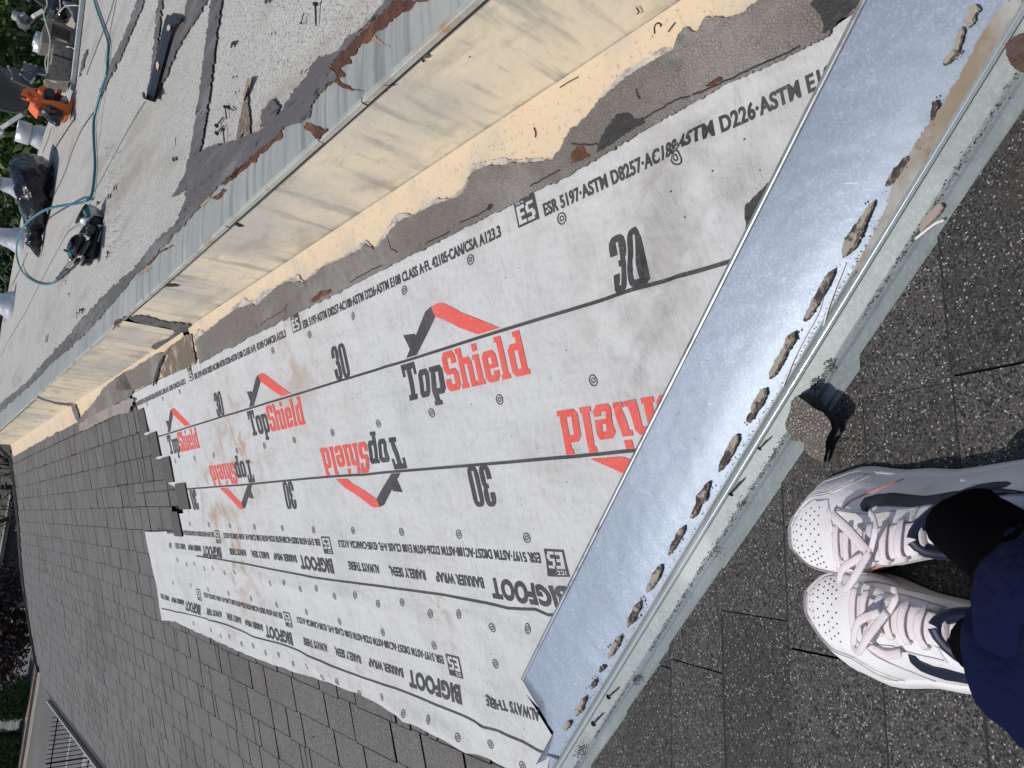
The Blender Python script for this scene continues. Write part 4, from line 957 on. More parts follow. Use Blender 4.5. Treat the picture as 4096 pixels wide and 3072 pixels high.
patch('mastic_feathering', pA, [(a - 3, b - rw_.choice((3, 6, 10, 16, 26, 34))) for a, b in top_px[8:]] + [(a + 10, b + 8) for a, b in top_px[8:][::-1]], .0008, m_mastic_pale, f1, .0088, 5, 5, 4)
def hole(px, seed, m=m_bitumen): return patch('mastic_hole', pA, px, .0006, m, f1, .0142, 6, 5, seed)
hole([(2385, 610), (2400, 560), (2425, 510), (2470, 455), (2510, 450), (2540, 475), (2570, 470), (2580, 490), (2500, 535), (2440, 580)], 1)
hole([(2282, 655), (2288, 610), (2310, 585), (2335, 580), (2340, 610), (2362, 620), (2330, 640)], 2, m_rust)
hole([(3260, -10), (3240, 20), (3280, 60), (3295, 100), (3290, 135), (3330, 110), (3370, 70), (3430, 25), (3530, -10)], 3)
hole([(2820, 345), (2850, 320), (2880, 305), (2890, 320), (2850, 350)], 4, m_rust); hole([(1240, 1205), (1280, 1165), (1320, 1155), (1330, 1165), (1260, 1208)], 5, m_rust); hole([(1940, 840), (1960, 815), (1975, 822), (1955, 842)], 6)
crk = [[(2500, 530), (2600, 460), (2700, 400), (2760, 385)], [(2770, 380), (2880, 335), (2960, 295), (3030, 262)], [(3030, 262), (3120, 225), (3200, 185)], [(2120, 745), (2200, 700), (2240, 680)], [(1840, 890), (1900, 865), (1960, 830)], [(1550, 950), (1560, 985), (1590, 1010)], [(2545, 355), (2550, 380), (2560, 395)], [(1040, 1300), (1140, 1235), (1150, 1215)], [(2285, 575), (2330, 578), (2390, 575)], [(1400, 1130), (1440, 1105), (1530, 1060)], [(1800, 925), (1700, 975)]]
bm = BM()
for c in crk: tube(bm, [p + NA * .0 for p in [pA(a, b, .0138) for a, b in rough_line(c, 9, 4, 3, False)]], .0016, 5, flat=.4)
part('crack', bm, m_bitumen, f1)
# seam between the two near flashings: smeared cement over wall and slope
def onf(par, name, P, px, th, m, h, seed, step=5, amp=4): return patch(name, P, px, th, m, par, h, step, amp, seed)
onf(f2, 'seam_cement', pW, [(535, 1262), (560, 1258), (600, 1268), (660, 1285), (720, 1290), (765, 1300), (778, 1312), (772, 1322), (740, 1330), (700, 1325), (680, 1310), (600, 1300), (545, 1285), (515, 1270)], .003, m_mastic_dark, .005, 1)
onf(f2, 'seam_cement', pW, [(700, 1325), (680, 1345), (670, 1350), (615, 1375), (605, 1385), (625, 1400), (655, 1395), (690, 1370), (720, 1345), (745, 1332)], .003, m_mastic_dark, .005, 2)
onf(f2, 'stained_metal', pA, [(680, 1385), (705, 1370), (735, 1345), (765, 1335), (775, 1400), (785, 1450), (760, 1468), (700, 1490), (660, 1510), (640, 1490), (665, 1440)], .0015, mat('brown_stain', (.15, .115, .08), .8, layers=[('noise', 14, (.40, .33, .25), .5, .7, {})], bump=[('noise', 30, .004)]), .012, 3)
onf(f2, 'mastic', pA, [(690, 1380), (660, 1410), (625, 1415), (590, 1440), (560, 1455), (530, 1478), (495, 1490), (470, 1510), (468, 1560), (500, 1560), (540, 1560), (580, 1545), (620, 1530), (632, 1500), (650, 1440), (672, 1410)], .004, m_mastic, .013, 4)
onf(f2, 'mastic', pA, [(500, 1490), (440, 1530), (410, 1560), (385, 1600), (350, 1640), (330, 1660), (320, 1690), (420, 1640), (520, 1590), (535, 1562), (520, 1530)], .004, m_mastic, .013, 6)
onf(f2, 'grey_painted_strip', pA, [(318, 1697), (345, 1675), (430, 1632), (520, 1590), (540, 1600), (515, 1652), (480, 1655), (400, 1690), (340, 1722), (318, 1722)], .003, mat('old_grey_paint', (.30, .265, .24), .9, layers=[('noise', 10, (.22, .2, .18), .45, .7, {})], bump=[('noise', 30, .004)]), .018, 5)
onf(f3, 'seam_cement', pW, [(150, 1580), (175, 1590), (225, 1607), (290, 1612), (300, 1622), (285, 1624), (230, 1616), (170, 1600), (148, 1590)], .003, m_mastic_dark, .004, 7, 4, 2)
onf(f3, 'seam_cement', pA, [(285, 1615), (303, 1617), (312, 1640), (320, 1672), (335, 1690), (318, 1694), (300, 1670), (290, 1640)], .003, m_mastic_dark, .012, 8, 4, 3)
onf(f2, 'mastic_crack', pA, [(655, 1420), (648, 1450), (636, 1470), (628, 1510), (616, 1545), (610, 1540), (620, 1500), (640, 1440)], .001, m_bitumen, .018, 9, 4, 2)
# scuffs and debris stuck on the cream wall
def stuck(name, px, m=m_bitumen, seed=1): return onf(f1, name, pW, px, .002, m, .003, seed, 3, 2)
stuck('tar_blob', [(1675, 200), (1690, 192), (1705, 195), (1712, 215), (1722, 220), (1710, 230), (1695, 225), (1680, 215)], m_mastic_dark, 3)
stuck('tar_blob', [(1680, 222), (1686, 222), (1698, 245), (1692, 246)]); stuck('tar_blob', [(928, 892), (945, 890), (975, 906), (955, 905)], m_bitumen, 4); stuck('tar_blob', [(650, 1140), (690, 1136), (720, 1142), (680, 1146)], m_bitumen, 5)
bm = BM()
for c in ([(2618, 135), (2618, 105), (2632, 92), (2645, 100), (2640, 106)], [(2240, 350), (2280, 325), (2313, 308)], [(2545, 30), (2556, 48), (2548, 56)], [(2135, 510), (2142, 530), (2140, 550)], [(2672, 127), (2700, 90)], [(1530, 338), (1560, 342), (1582, 340)], [(1448, 412), (1480, 406)]):
    P_ = pW if pW(*c[0]).z > A(bend_s, 0).z else pA
    tube(bm, spline([P_(a, b, .006 if P_ is pW else .010) for a, b in c], 3), .0012, 5, flat=.5)
part('stuck_fibre', bm, m_bitumen, f1)

# ================================================================== valley flashing
def vq(px, py):                                  # parameters of a point seen on the valley metal
    p = pA(px, py); d = (p.x + p.y - VS) / 2 ** .5
    if d < 0: p = pB(px, py); d = (p.x + p.y - VS) / 2 ** .5
    return p.y - d / 2 ** .5, d
def valley(q0, q1, dl, dr, label, m, hz, cut=None):
    e = empty('valley_flashing', V((q0 + q1) / 2, 0, 0)); tag(e, label, 'flashing', 'galvanised valley flashings')
    prof = [(dl, .0170), (dl - .03, .0172), (dl * .6, .0165), (.070, .0160), (.050, .0140), (.034, .0115), (.019, .0100), (.0170, .0100), (.0016, .0222), (.0006, .0230), (-.0006, .0230), (-.0016, .0222), (-.0245, .0072), (-.027, .0066), (-.033, .0062), (-.0345, .0092), (-.0365, .0092), (-.038, .0050), (-.052, .0042), (-.0535, .0020), (-.066, .0008), (dr, .0004)]
    n = int((q1 - q0) / .03); rows = []
    for j, (d, h) in enumerate(prof):
        row = []
        for i in range(n + 1):
            q = q0 + (q1 - q0) * i / n
            if cut and d > 0: q = min(q, cut(d))
            row.append(V(q, d, h + hz + .0012 * nz(q * 4, d * 9, 5.) * (abs(d) > .03)))
        rows.append(row)
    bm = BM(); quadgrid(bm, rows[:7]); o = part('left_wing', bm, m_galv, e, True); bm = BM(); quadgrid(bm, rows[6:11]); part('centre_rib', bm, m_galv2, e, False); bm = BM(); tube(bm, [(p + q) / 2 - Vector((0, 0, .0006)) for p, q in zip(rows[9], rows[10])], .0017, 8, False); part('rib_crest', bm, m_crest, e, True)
    bm = BM(); quadgrid(bm, rows[10:]); o = part('right_wing', bm, m_galv2, e, False)
    return e
qc0, dc0 = vq(2135, 2735); qc1, dc1 = vq(2285, 2985)
qe = vq(2285, 2985)[0]
DL = .162
cutf = lambda d: qe + (qc0 - qe) * max(0, d - .05) / (DL - .05) if d > .05 else 9
ve = valley(-.75, qe + .9, DL, -.115, 'long galvanised valley flashing with a raised centre rib, lying over the printed felt', m_galv, 0, lambda d: qe + (qc0 - qe) * (d - .045) / (DL - .045) if d > .045 else 9)
v2 = empty('valley_flashing', V(qe + .2, .05, 0)); tag(v2, 'lower length of galvanised valley metal emerging from under the cut end of the upper one', 'flashing', 'galvanised valley flashings')
bm = BM(); quadgrid(bm, [[V(q, d, .0035) for q in [qe - .1 + (1.0) * i / 14 for i in range(15)]] for d in (.0, .04, .075)]); part('wing', bm, m_galv, v2)
# folded hem along the left edge
bm = BM(); n = 60
qq = [-.75 + (qc0 + .75) * i / n for i in range(n + 1)]
quadgrid(bm, [[V(q, DL - .0065, .0178 + .0005 * nz(q * 9, 0)) for q in qq], [V(q, DL - .0055, .0192 + .0008 * nz(q * 9, 0)) for q in qq], [V(q, DL + .0005, .0190 + .001 * nz(q * 9, 1)) for q in qq], [V(q, DL + .001, .016) for q in qq]])
part('hem', bm, m_hem, ve, True)
# sealant dabs
DABS = [((3905, 20), (3870, 110), 34), ((3850, 110), (3820, 225), 26), ((3828, 200), (3775, 260), 26), ((3745, 405), (3728, 480), 20), ((3635, 625), (3545, 745), 30), ((3495, 805), (3372, 1030), 32), ((3335, 1078), (3218, 1285), 27), ((3180, 1328), (3080, 1515), 26), ((3062, 1555), (2992, 1688), 25), ((2950, 1742), (2876, 1888), 25), ((2835, 1928), (2768, 2072), 24), ((2735, 2106), (2674, 2220), 22), ((2645, 2262), (2588, 2370), 22), ((2560, 2406), (2512, 2506), 21), ((2482, 2542), (2434, 2632), 20), ((2412, 2664), (2402, 2690), 15), ((2382, 2720), (2366, 2756), 15), ((2342, 2786), (2305, 2864), 17), ((2279, 2885), (2258, 2920), 20)]
for i, (a, b, w) in enumerate(DABS):
    w *= 1.25; a, b = Vector(a), Vector(b); d = (b - a).normalized(); nrm = Vector((-d.y, d.x)); L = (b - a).length; out = []; n = max(5, int(L / 16))
    prof = lambda t: w * (.46 + .34 * noise.noise(Vector((t * 3.5, i * 1.7, 0)))) * math.sqrt(max(.06, 1 - abs(2 * t - 1) ** 5))
    ring_ = [a + d * L * k / n + nrm * prof(k / n) for k in range(n + 1)] + [a + d * L * k / n - nrm * prof(k / n) for k in range(n, -1, -1)]
    patch('sealant_dab', pA, [(p.x, p.y) for p in ring_], .0013, m_sand, ve, .0165, 6, 5, i)
    edge = [a + d * L * k / n - nrm * prof(k / n) * (1.0) for k in range(n + 1)]
    low = [a + d * L * k / n - nrm * (prof(k / n) * .45 if i % 3 else prof(k / n) * .75) for k in range(n, -1, -1)]
    patch('sealant_rim', pA, [(p.x, p.y) for p in edge + low], .0019, m_sanddark, ve, .0165, 4, 5, i + 40)
rb_ = random.Random(31); bmc = BM()
for _ in range(70):
    k = rb_.randrange(len(DABS) - 1); a_, b_ = Vector(DABS[k][0]), Vector(DABS[k][1]); t_ = rb_.uniform(-.3, 1.3); q_ = a_.lerp(b_, t_); r_ = rb_.uniform(2, 6)
    cx_, cy_ = q_.x + rb_.gauss(6, 14), q_.y + rb_.gauss(0, 14)
    bmc.faces.new([bmc.verts.new(pA(cx_ + r_ * math.cos(g) * rb_.uniform(.5, 1.2), cy_ + r_ * math.sin(g) * rb_.uniform(.5, 1.4), .0176)) for g in (0, 1, 2, 3, 4, 5)])
o = part('residue_crumbs', bmc, m_sanddark, ve); o['kind'] = 'stuff'
# dirt film running along the upper part of the wing
patch('dirt_film', pA, [(4096, -20), (4010, 20), (3930, 130), (3850, 280), (3770, 420), (3670, 560), (3580, 700), (3540, 840), (3470, 980), (3400, 1110), (3450, 1070), (3560, 900), (3650, 740), (3760, 560), (3870, 390), (3980, 220), (4070, 80)], .0005,
      mat('brown_dirt', (.27, .215, .155), .85, layers=[('noise', 8, (.40, .40, .38), .46, .68, {}), ('noise', 40, (.20, .13, .08), .5, .7, {'amt': .6})]), ve, .0166, 6, 9, 3)
# loose granules collected against the rib and along the old shingle line
bm = BM(); rg = random.Random(3)
def grain(p, s):
    a = Vector((rg.uniform(-1, 1), rg.uniform(-1, 1), rg.uniform(-1, 1))).normalized() * s; b = a.orthogonal().normalized() * s * .8; c = a.cross(b).normalized() * s * .8
    vs = [bm.verts.new(p + q) for q in (a, b, c, -a, -b, -c)]
    for t in ((0, 1, 2), (0, 2, 4), (0, 4, 5), (0, 5, 1), (3, 2, 1), (3, 4, 2), (3, 5, 4), (3, 1, 5)): bm.faces.new([vs[k] for k in t])
for _ in range(2400):
    q = rg.uniform(-.25, 1.5); k = .5 + .5 * noise.noise(Vector((q * 7, 2, 0))); wd = .0018 + .0045 * max(0, k)
    if noise.noise(Vector((q * 11, 9, 0))) < -.25: continue
    grain(V(q, -.0295 - .002 * math.sin(q * 8) + rg.gauss(0, wd * .6), .0072 + rg.uniform(0, .003)), rg.uniform(.0007, .0015))
for _ in range(1100):
    q = rg.uniform(-.3, 1.5)
    if q > .55 and rg.random() < .75: continue
    grain(V(q, .0195 + abs(rg.gauss(0, .0016)), .0115), rg.uniform(.0005, .0011))
for cx_, cy_, n_, sp in ((2570, 2720, 90, 7), (2345, 3000, 140, 14), (2325, 2960, 60, 8), (3290, 1545, 80, 10), (2990, 2020, 20, 10), (2890, 2210, 30, 12), (3350, 1470, 60, 9)):
    for _ in range(n_): q, d = vq(cx_ + rg.gauss(0, sp), cy_ + rg.gauss(0, sp * 1.3)); grain(V(q, d, .0115 + rg.uniform(0, .004)), rg.uniform(.0008, .0018))
gr = obj('loose_granules', bm, m_grit); gr['kind'] = 'stuff'; gr['label'] = 'loose shingle granules lying in lines on the valley metal'
# two long thin pale lines laid along the metal
for c in ([(3363, 1000), (3330, 1080), (3298, 1230), (3240, 1340), (3190, 1440), (3150, 1540)], [(3400, 1050), (3330, 1230), (3290, 1380), (3230, 1480), (3200, 1540)]):
    bm = BM(); tube(bm, spline([V(*vq(a, b), .0125) for a, b in c], 4), .0011, 6, flat=.6); part('pale_line', bm, m_chrome, ve)
# the cracked lump of old mastic
e = empty('mastic_lump', pB(3235, 1680)); tag(e, 'curled chunk of cracked grey mastic lying across the valley rib near the shoe', 'debris')
def lump(P, px, hts, m, name):
    bm = BM(); top = [P(a, b, h) for (a, b), h in zip(px, hts)]; bot = [P(a, b, h - .009) for (a, b), h in zip(px, hts)]
    c = sum(top, Vector()) / len(top) + NB * .004; n = len(px)
    pts = []
    vt = [bm.verts.new(p) for p in top]; vb = [bm.verts.new(p) for p in bot]; vc_ = bm.verts.new(c); vd = bm.verts.new(c - NB * .01)
    for i in range(n):
        j = (i + 1) % n; bm.faces.new((vt[i], vt[j], vc_)); bm.faces.new((vb[j], vb[i], vd)); bm.faces.new((vt[i], vb[i], vb[j], vt[j]))
    bmesh.ops.subdivide_edges(bm, edges=bm.edges[:], cuts=3, use_grid_fill=True)
    for v in bm.verts: v.co += Vector((nz(v.co.x * 60, v.co.y * 60, 1), nz(v.co.x * 60, v.co.y * 60, 5), .8 * nz(v.co.x * 60, v.co.y * 60, 9))) * .0022
    return part(name, bm, m, e, False)
m_lump = mat('lump_mastic', (.30, .26, .23), .95, layers=[('crack', 200, (.06, .05, .045), .06, .0, {'amt': .9}), ('noise', 30, (.2, .17, .15), .5, .7, {})], bump=[('crack', 200, .0035), ('noise', 50, .003)])
lump(pB, [(3162, 1605), (3185, 1583), (3215, 1600), (3245, 1625), (3290, 1650), (3320, 1690), (3328, 1715), (3310, 1745), (3300, 1790), (3295, 1850), (3250, 1830), (3215, 1800), (3232, 1775), (3190, 1765), (3165, 1760), (3145, 1720), (3140, 1690), (3160, 1640)],
     [.045, .05, .048, .045, .045, .045, .042, .036, .03, .014, .012, .014, .02, .026, .03, .036, .04, .043], m_lump, 'cracked_top')
lump(pB, [(3190, 1585), (3225, 1570), (3275, 1590), (3300, 1630), (3340, 1650), (3355, 1690), (3360, 1735), (3325, 1760), (3310, 1850), (3298, 1800), (3322, 1740), (3326, 1700), (3290, 1655), (3240, 1625)],
     [.028, .022, .022, .022, .016, .016, .014, .016, .012, .02, .028, .03, .032, .032], m_bitumen, 'tar_underside')
# small tar lump at the frame edge, splinter, curled strip
patch('tar_lump', pB, [(4062, 235), (4060, 190), (4096, 160), (4140, 150), (4140, 300), (4096, 290)], .014, mat('rusty_tar', (.10, .06, .045), .8, bump=[('noise', 40, .01)]), ve, .009, 8, 6, 2)
patch('lifted_sliver', pB, [(3685, 918), (3700, 880), (3740, 835), (3770, 815), (3778, 830), (3750, 870), (3720, 900), (3690, 935)], .003, mat('pinkish_tape', (.36, .30, .26), .7), ve, .0088, 6, 2, 3)
bm = BM(); tube(bm, spline([pB(3662, 955, .009), pB(3700, 925, .012), pB(3740, 895, .012), pB(3775, 880, .010)], 4), .0016, 6, flat=.5); part('peeled_wire', bm, m_chrome, ve)
# nails: one model, then copies
def make_nail():
    e = empty('roofing_nail'); bm = BM(); tube(bm, [(0, 0, 0), (.0260, 0, 0), (.0315, 0, 0)], [.0014, .0014, .0002], 8); obj('shank', bm, m_nail, e)
    bm = BM(); tube(bm, [(-.0014, 0, 0), (0, 0, 0)], [.0040, .0038], 14); obj('head', bm, m_nail, e); return e
proto = make_nail(); used = [False]
def nail(p_head, p_tip, up, label, group, rusty=False, scale=None):
    if not used[0]: o = proto; used[0] = True
    else:
        o = proto.copy(); COL.objects.link(o)
        for ch in proto.children: c = ch.copy(); COL.objects.link(c); c.parent = o
    d = (p_tip - p_head); L = d.length; d.normalize(); z = (up - d * up.dot(d)).normalized(); y = z.cross(d)
    o.matrix_world = Matrix.Translation(p_head) @ Matrix(((d.x, y.x, z.x, 0), (d.y, y.y, z.y, 0), (d.z, y.z, z.z, 0), (0, 0, 0, 1))) @ Matrix.Scale(scale or max(.75, min(1.5, L / .0315)), 4)
    tag(o, label, 'nail', group)
gv = 'nails sticking out beside the valley rib'
nail(pA(2925, 1973, .020), pA(2964, 1922, .030), NA, 'dark nail beside the valley rib, third from the photo bottom', gv)
nail(pA(3040, 1792, .020), pA(3070, 1757, .030), NA, 'dark nail beside the valley rib nearest the mastic chunk', gv)
nail(pA(2436, 2786, .020), pA(2461, 2762, .030), NA, 'rust-brown nail beside the rib, level with the small round dabs', gv)
nail(pA(2375, 2893, .020), pA(2398, 2864, .030), NA, 'lowest rust-brown nail beside the rib, close to the cut metal end', gv)
gf = 'loose nails on the flat roof'
Z = Vector((0, 0, 1))
for h, t, l in (((1262, 18), (1264, 108), 'straight nail alone on the pale cap sheet near the top edge of the photo'), ((1205, 92), (1216, 48), 'short rusty red nail on the cap sheet near the top edge of the photo'),
                ((900, 428), (908, 480), 'upper nail of the four beside the brown glue stain'), ((867, 502), (900, 460), 'slanted second nail of the four beside the brown glue stain'), ((868, 532), (901, 495), 'slanted third nail of the four beside the brown glue stain'), ((893, 519), (898, 578), 'lowest nail of the four beside the brown glue stain'),
                ((915, 430), (938, 444), 'short fat nail right beside the group of four'), ((701, 555), (703, 578), 'bent nail between the cement strip and the brown sheet lap'),
                ((432, 1010), (424, 1040), 'nail lying just below the nail gun'), ((392, 810), (384, 828), 'nail lying just above the nail gun head'), ((318, 884), (316, 904), 'small nail between the gun and the sheet lap'),
                ((332, 1236), (328, 1258), 'nail with long shadow halfway along the flat roof'), ((192, 1178), (196, 1420), '')):
    if not l: continue
    nail(pF(*h, .0055), pF(*t, .002), Z, l, gf)
for i, (a, b) in enumerate((((320, 1240), (314, 1262)), ((331, 1238), (327, 1252)), ((308, 1250), (306, 1275)), ((262, 1122), (264, 1140)), ((275, 1175), (279, 1190)))):
    nail(pF(*a, .0055), pF(*b, .002), Z, ['tiny nail farthest left in the far heap by the roof cement', 'tiny nail nearest the roof cement in the far heap', 'tiny nail hanging lowest in the far heap', 'tiny lone nail below the hose coupling', 'tiny nail between the coupling and the far heap'][i], gf)
bm = BM(); prism(bm, [pF(988, 312, .006), pF(1003, 312, .006), pF(975, 400, .004), pF(970, 405, .004)], [pF(988, 312, .012), pF(1003, 312, .012), pF(975, 400, .006), pF(970, 405, .006)]); tag(obj('splinter', bm, mat('splinter_wood', (.30, .2, .13), .8)), 'thin wooden splinter lying on the brown glue stain', 'splinter')
# black tar flecks on the cap sheet
fl_ = [[(930, 165), (945, 162), (940, 180), (932, 185), (925, 200), (918, 198), (922, 175)], [(930, 305), (938, 303), (938, 314), (930, 317)], [(940, 364), (946, 363), (946, 372), (940, 373)], [(912, 262), (918, 250), (919, 253), (914, 264)], [(1058, 0), (1080, 0), (1066, 22), (1060, 18)], [(1085, 130), (1091, 128), (1090, 146), (1084, 144)], [(1206, 280), (1214, 278), (1204, 300), (1200, 302)], [(1388, 72), (1394, 72), (1386, 86)], [(688, 630), (700, 628), (705, 648), (690, 650)], [(725, 636), (731, 632), (727, 646)], [(505, 962), (508, 962), (504, 978)], [(430, 780), (440, 770), (436, 800), (428, 798)], [(455, 745), (462, 735), (460, 762), (452, 766)], [(180, 1370), (186, 1330), (190, 1330), (184, 1372)]]
bm = BM()
for k, px in enumerate(fl_):
    q = [(px[0][0] + .8 * (a - px[0][0]), px[0][1] + .8 * (b - px[0][1])) for a, b in px]; vs = [bm.verts.new(pF(a, b, .004)) for a, b in q]; bm.faces.new(vs)
for _ in range(260):
    a = rg.gauss(440, 26); b = rg.uniform(560, 1060); 
    if b > 900 and a < 410: continue
    s = rg.uniform(.8, 2.4); vs = [bm.verts.new(pF(a + dx * s * .6, b + dy * s, .003)) for dx, dy in ((-1, -1), (1, -.6), (.6, 1), (-.7, 1))]; bm.faces.new(vs)
o = obj('tar_flecks', bm, m_bitumen); o['kind'] = 'stuff'; o['label'] = 'small black tar flecks scattered over the cap sheet'
# debris on the shingles
bm = BM(); rd = random.Random(8)
for _ in range(90):
    s = rd.uniform(-1.6, .6); y = rd.uniform(2.2, 8.5)
    if s > low_s(min(y, 5)) - .02 and y < 5.1: continue
    p = A(s, y, .012); a = rd.uniform(0, 6.3); L = rd.uniform(.002, .012) * (1 if rd.random() < .8 else 3); d = Vector((math.cos(a), math.sin(a), 0)) * L
    n_ = Vector((-d.y, d.x, 0)).normalized() * rd.uniform(.0015, .004); f = [bm.verts.new(p + q) for q in (d, n_, -d, -n_)]; bm.faces.new(f)
o = obj('roof_debris', bm, m_bitumen); o['kind'] = 'stuff'; o['label'] = 'dark crumbs and slivers scattered on the grey shingles'
bm = BM()
for _ in range(70):
    s = rd.uniform(-2.2, .6); y = rd.uniform(2.0, 9.5)
    if s > low_s(min(y, 5)) - .02 and y < 5.1: continue
    p = A(s, y, .013); box(bm, p, rd.uniform(.004, .008), rd.uniform(.004, .009), .004)
o = obj('pale_chips', bm, m_chrome); o['kind'] = 'stuff'; o['label'] = 'tiny pale paint chips scattered on the grey shingles'
# ================================================================== things on the flat roof
def slab(px, y0, y1, bev=.006, P=None):
    """a solid whose outline was measured on the photograph, at its own distance and with real thickness along the roof"""
    bm = BM(); f = [pY(a, b, y0) for a, b in px]; k = [p + Vector((0, y1 - y0, 0)) for p in f]; prism(bm, f, k)
    bmesh.ops.recalc_face_normals(bm, faces=bm.faces[:])
    if bev: bmesh.ops.bevel(bm, geom=bm.edges[:], offset=bev, segments=2, affect='EDGES', clamp_overlap=True)
    return bm
# pry bar
e = empty('pry_bar', pF(640, 230)); tag(e, 'black flat pry bar with a nail slot, lying across the flat roof cement strips', 'pry bar')
def plate(px, h0, h1, bev=.0012, lift=None):
    bm = BM(); lift = lift or (lambda a, b: 0)
    prism(bm, [pF(a, b, h0 + lift(a, b)) for a, b in px], [pF(a, b, h1 + lift(a, b)) for a, b in px]); bmesh.ops.recalc_face_normals(bm, faces=bm.faces[:])
    if bev: bmesh.ops.bevel(bm, geom=bm.edges[:], offset=bev, segments=1, affect='EDGES', clamp_overlap=True)
    return bm
lf = lambda a, b: .010 * max(0, (b - 330) / 75) ** 2 + .006 * max(0, (110 - b) / 50)
bm = BM()
Lc = [(668, 57), (655, 95), (649, 118), (640, 160), (628, 210), (612, 270), (597, 330), (588, 370), (583, 398)]
Rc_ = [(724, 72), (716, 92), (700, 125), (684, 170), (672, 215), (655, 275), (642, 325), (630, 375), (618, 408)]
rows = [[pF(a, b, .006 + lf(a, b)), pF(a + (c - a) * .22, b + (d - b) * .22, .014 + lf(a, b)), pF(a + (c - a) * .78, b + (d - b) * .78, .014 + lf(a, b)), pF(c, d, .006 + lf(a, b))] for (a, b), (c, d) in zip(Lc, Rc_)]
vs = quadgrid(bm, rows)
r_ = bmesh.ops.extrude_face_region(bm, geom=bm.faces[:]); bmesh.ops.translate(bm, verts=[v for v in r_['geom'] if isinstance(v, bmesh.types.BMVert)], vec=(0, 0, -.004)); part('bar', bm, m_blackrough, e, False)
bm = plate([(668, 57), (684, 62), (692, 74), (700, 66), (724, 72), (716, 92), (655, 90)], .010, .0175); part('notched_claw', bm, m_blackrough, e)
bm = plate([(672, 100), (679, 99), (682, 112), (676, 123), (668, 122), (667, 108)], .0205, .0212, 0); part('nail_slot', bm, m_cap, e)
bm = plate([(568, 367), (580, 370), (586, 395), (576, 398), (570, 385)], .010, .05); part('curled_end', bm, m_blackrough, e)
bm = plate([(624, 250), (632, 247), (636, 262), (630, 282), (625, 270)], .0165, .0170, 0); part('paint_scribble', bm, m_tan, e)

# air hose
e = empty('air_hose', pF(380, 700)); tag(e, 'teal rubber air hose snaking across the flat roof and looping round to the nail gun', 'hose')
hp = [((372, -20), .006), ((385, 30), .006), ((408, 95), .006), ((432, 165), .006), ((433, 215), .006), ((428, 290), .006), ((410, 350), .006), ((392, 410), .007), ((377, 470), .007), ((374, 520), .006), ((377, 590), .006), ((380, 650), .006), ((377, 710), .006), ((370, 765), .008), ((360, 792), .014), ((340, 806), .03), ((300, 815), .06), ((250, 822), .10), ((190, 836), .14), ((145, 860), .15), ((105, 895), .13), ((80, 935), .10), ((67, 985), .07), ((68, 1030), .04), ((85, 1078), .015), ((115, 1112), .006), ((155, 1133), .006), ((195, 1137), .008), ((222, 1124), .012), ((234, 1110), .018)]
hc = spline([pF(a, b, h) for (a, b), h in hp], 6)
bm = BM(); tube(bm, hc, .0062, 10); part('hose', bm, m_teal, e, True)
g0, g1, g2 = pF(230, 1116, .016), pF(268, 1070, .035), pF(288, 1036, .05)
bm = BM(); t_ = [g0.lerp(g1, k / 12) for k in range(13)]; tube(bm, t_, [.009, .0115, .009, .0085, .0085, .009, .0115, .009, .0085, .009, .0095, .012, .009], 12); part('bend_sleeve', bm, m_black, e, True)
bm = BM(); t_ = [g1.lerp(g2, k / 10) for k in range(11)]; tube(bm, t_, [.007, .007, .011, .011, .0095, .0115, .0095, .0115, .0095, .0115, .008], 12); part('coupling', bm, m_brass, e, True)

# coil nail gun
e = empty('nail_gun', pF(400, 980)); tag(e, 'black and silver nail gun with teal badge, lying at the end of the hose', 'nail gun')
yg = 3.50
Zg = lambda px: (px - 200) / 1
def G(pts): return [(200 + a / 5.53, 780 + b / 5.53) for a, b in pts]
part('head_cap', slab(G([(640, 440), (640, 490), (680, 500), (730, 340), (850, 195), (800, 178), (770, 200), (700, 300)]), yg - .07, yg + .03), m_black, e)
part('motor_housing', slab(G([(680, 470), (690, 500), (760, 620), (850, 650), (900, 520), (1000, 430), (1190, 490), (1200, 450), (1150, 350), (1000, 240), (850, 190), (740, 330)]), yg - .06, yg + .03, .014), m_silver, e, True)
bm = BM(); box(bm, pY(*G([(790, 400)])[0], yg - .066), .042, .008, .030, Vector((.9, 0, .35)).normalized(), Vector((0, 1, 0)), Vector((-.35, 0, .9)).normalized()); bmesh.ops.bevel(bm, geom=bm.edges[:], offset=.006, segments=3, affect='EDGES', clamp_overlap=True); bd = part('teal_badge', bm, m_tealp, e, True)
part('badge_lettering', slab(G([(745, 345), (760, 345), (812, 455), (798, 465), (722, 385)]), yg - .0725, yg - .0710, 0), m_tan, e)
part('handle', slab(G([(820, 560), (850, 460), (920, 405), (1050, 425), (1200, 500), (1250, 570), (1240, 700), (1150, 740), (1000, 640), (880, 640)]), yg - .055, yg + .02, .012), m_black, e, True)
part('nose', slab(G([(640, 840), (770, 640), (800, 650), (800, 780), (850, 830), (830, 860), (760, 840), (700, 830)]), yg - .03, yg, .005), mat('worn_grip', (.11, .085, .07), .5), e)
part('magazine_door', slab(G([(800, 730), (860, 660), (980, 650), (1040, 700), (950, 880), (870, 880)]), yg - .085, yg - .03, .008), mat('dark_bluish_plastic', (.035, .038, .055), .35), e)
part('canister', slab(G([(445, 980), (500, 900), (600, 850), (700, 830), (780, 880), (830, 1000), (760, 1160), (640, 1290), (520, 1290), (470, 1150)]), yg - .10, yg + .01, .02), m_black, e, True)
part('canister_rib', slab(G([(440, 985), (495, 905), (520, 915), (470, 1000), (510, 1100), (470, 1150)]), yg - .108, yg - .08, .003), m_black, e)
part('orange_lever', slab(G([(640, 830), (662, 830), (682, 920), (660, 938)]), yg - .112, yg - .10, .002), m_orange, e)
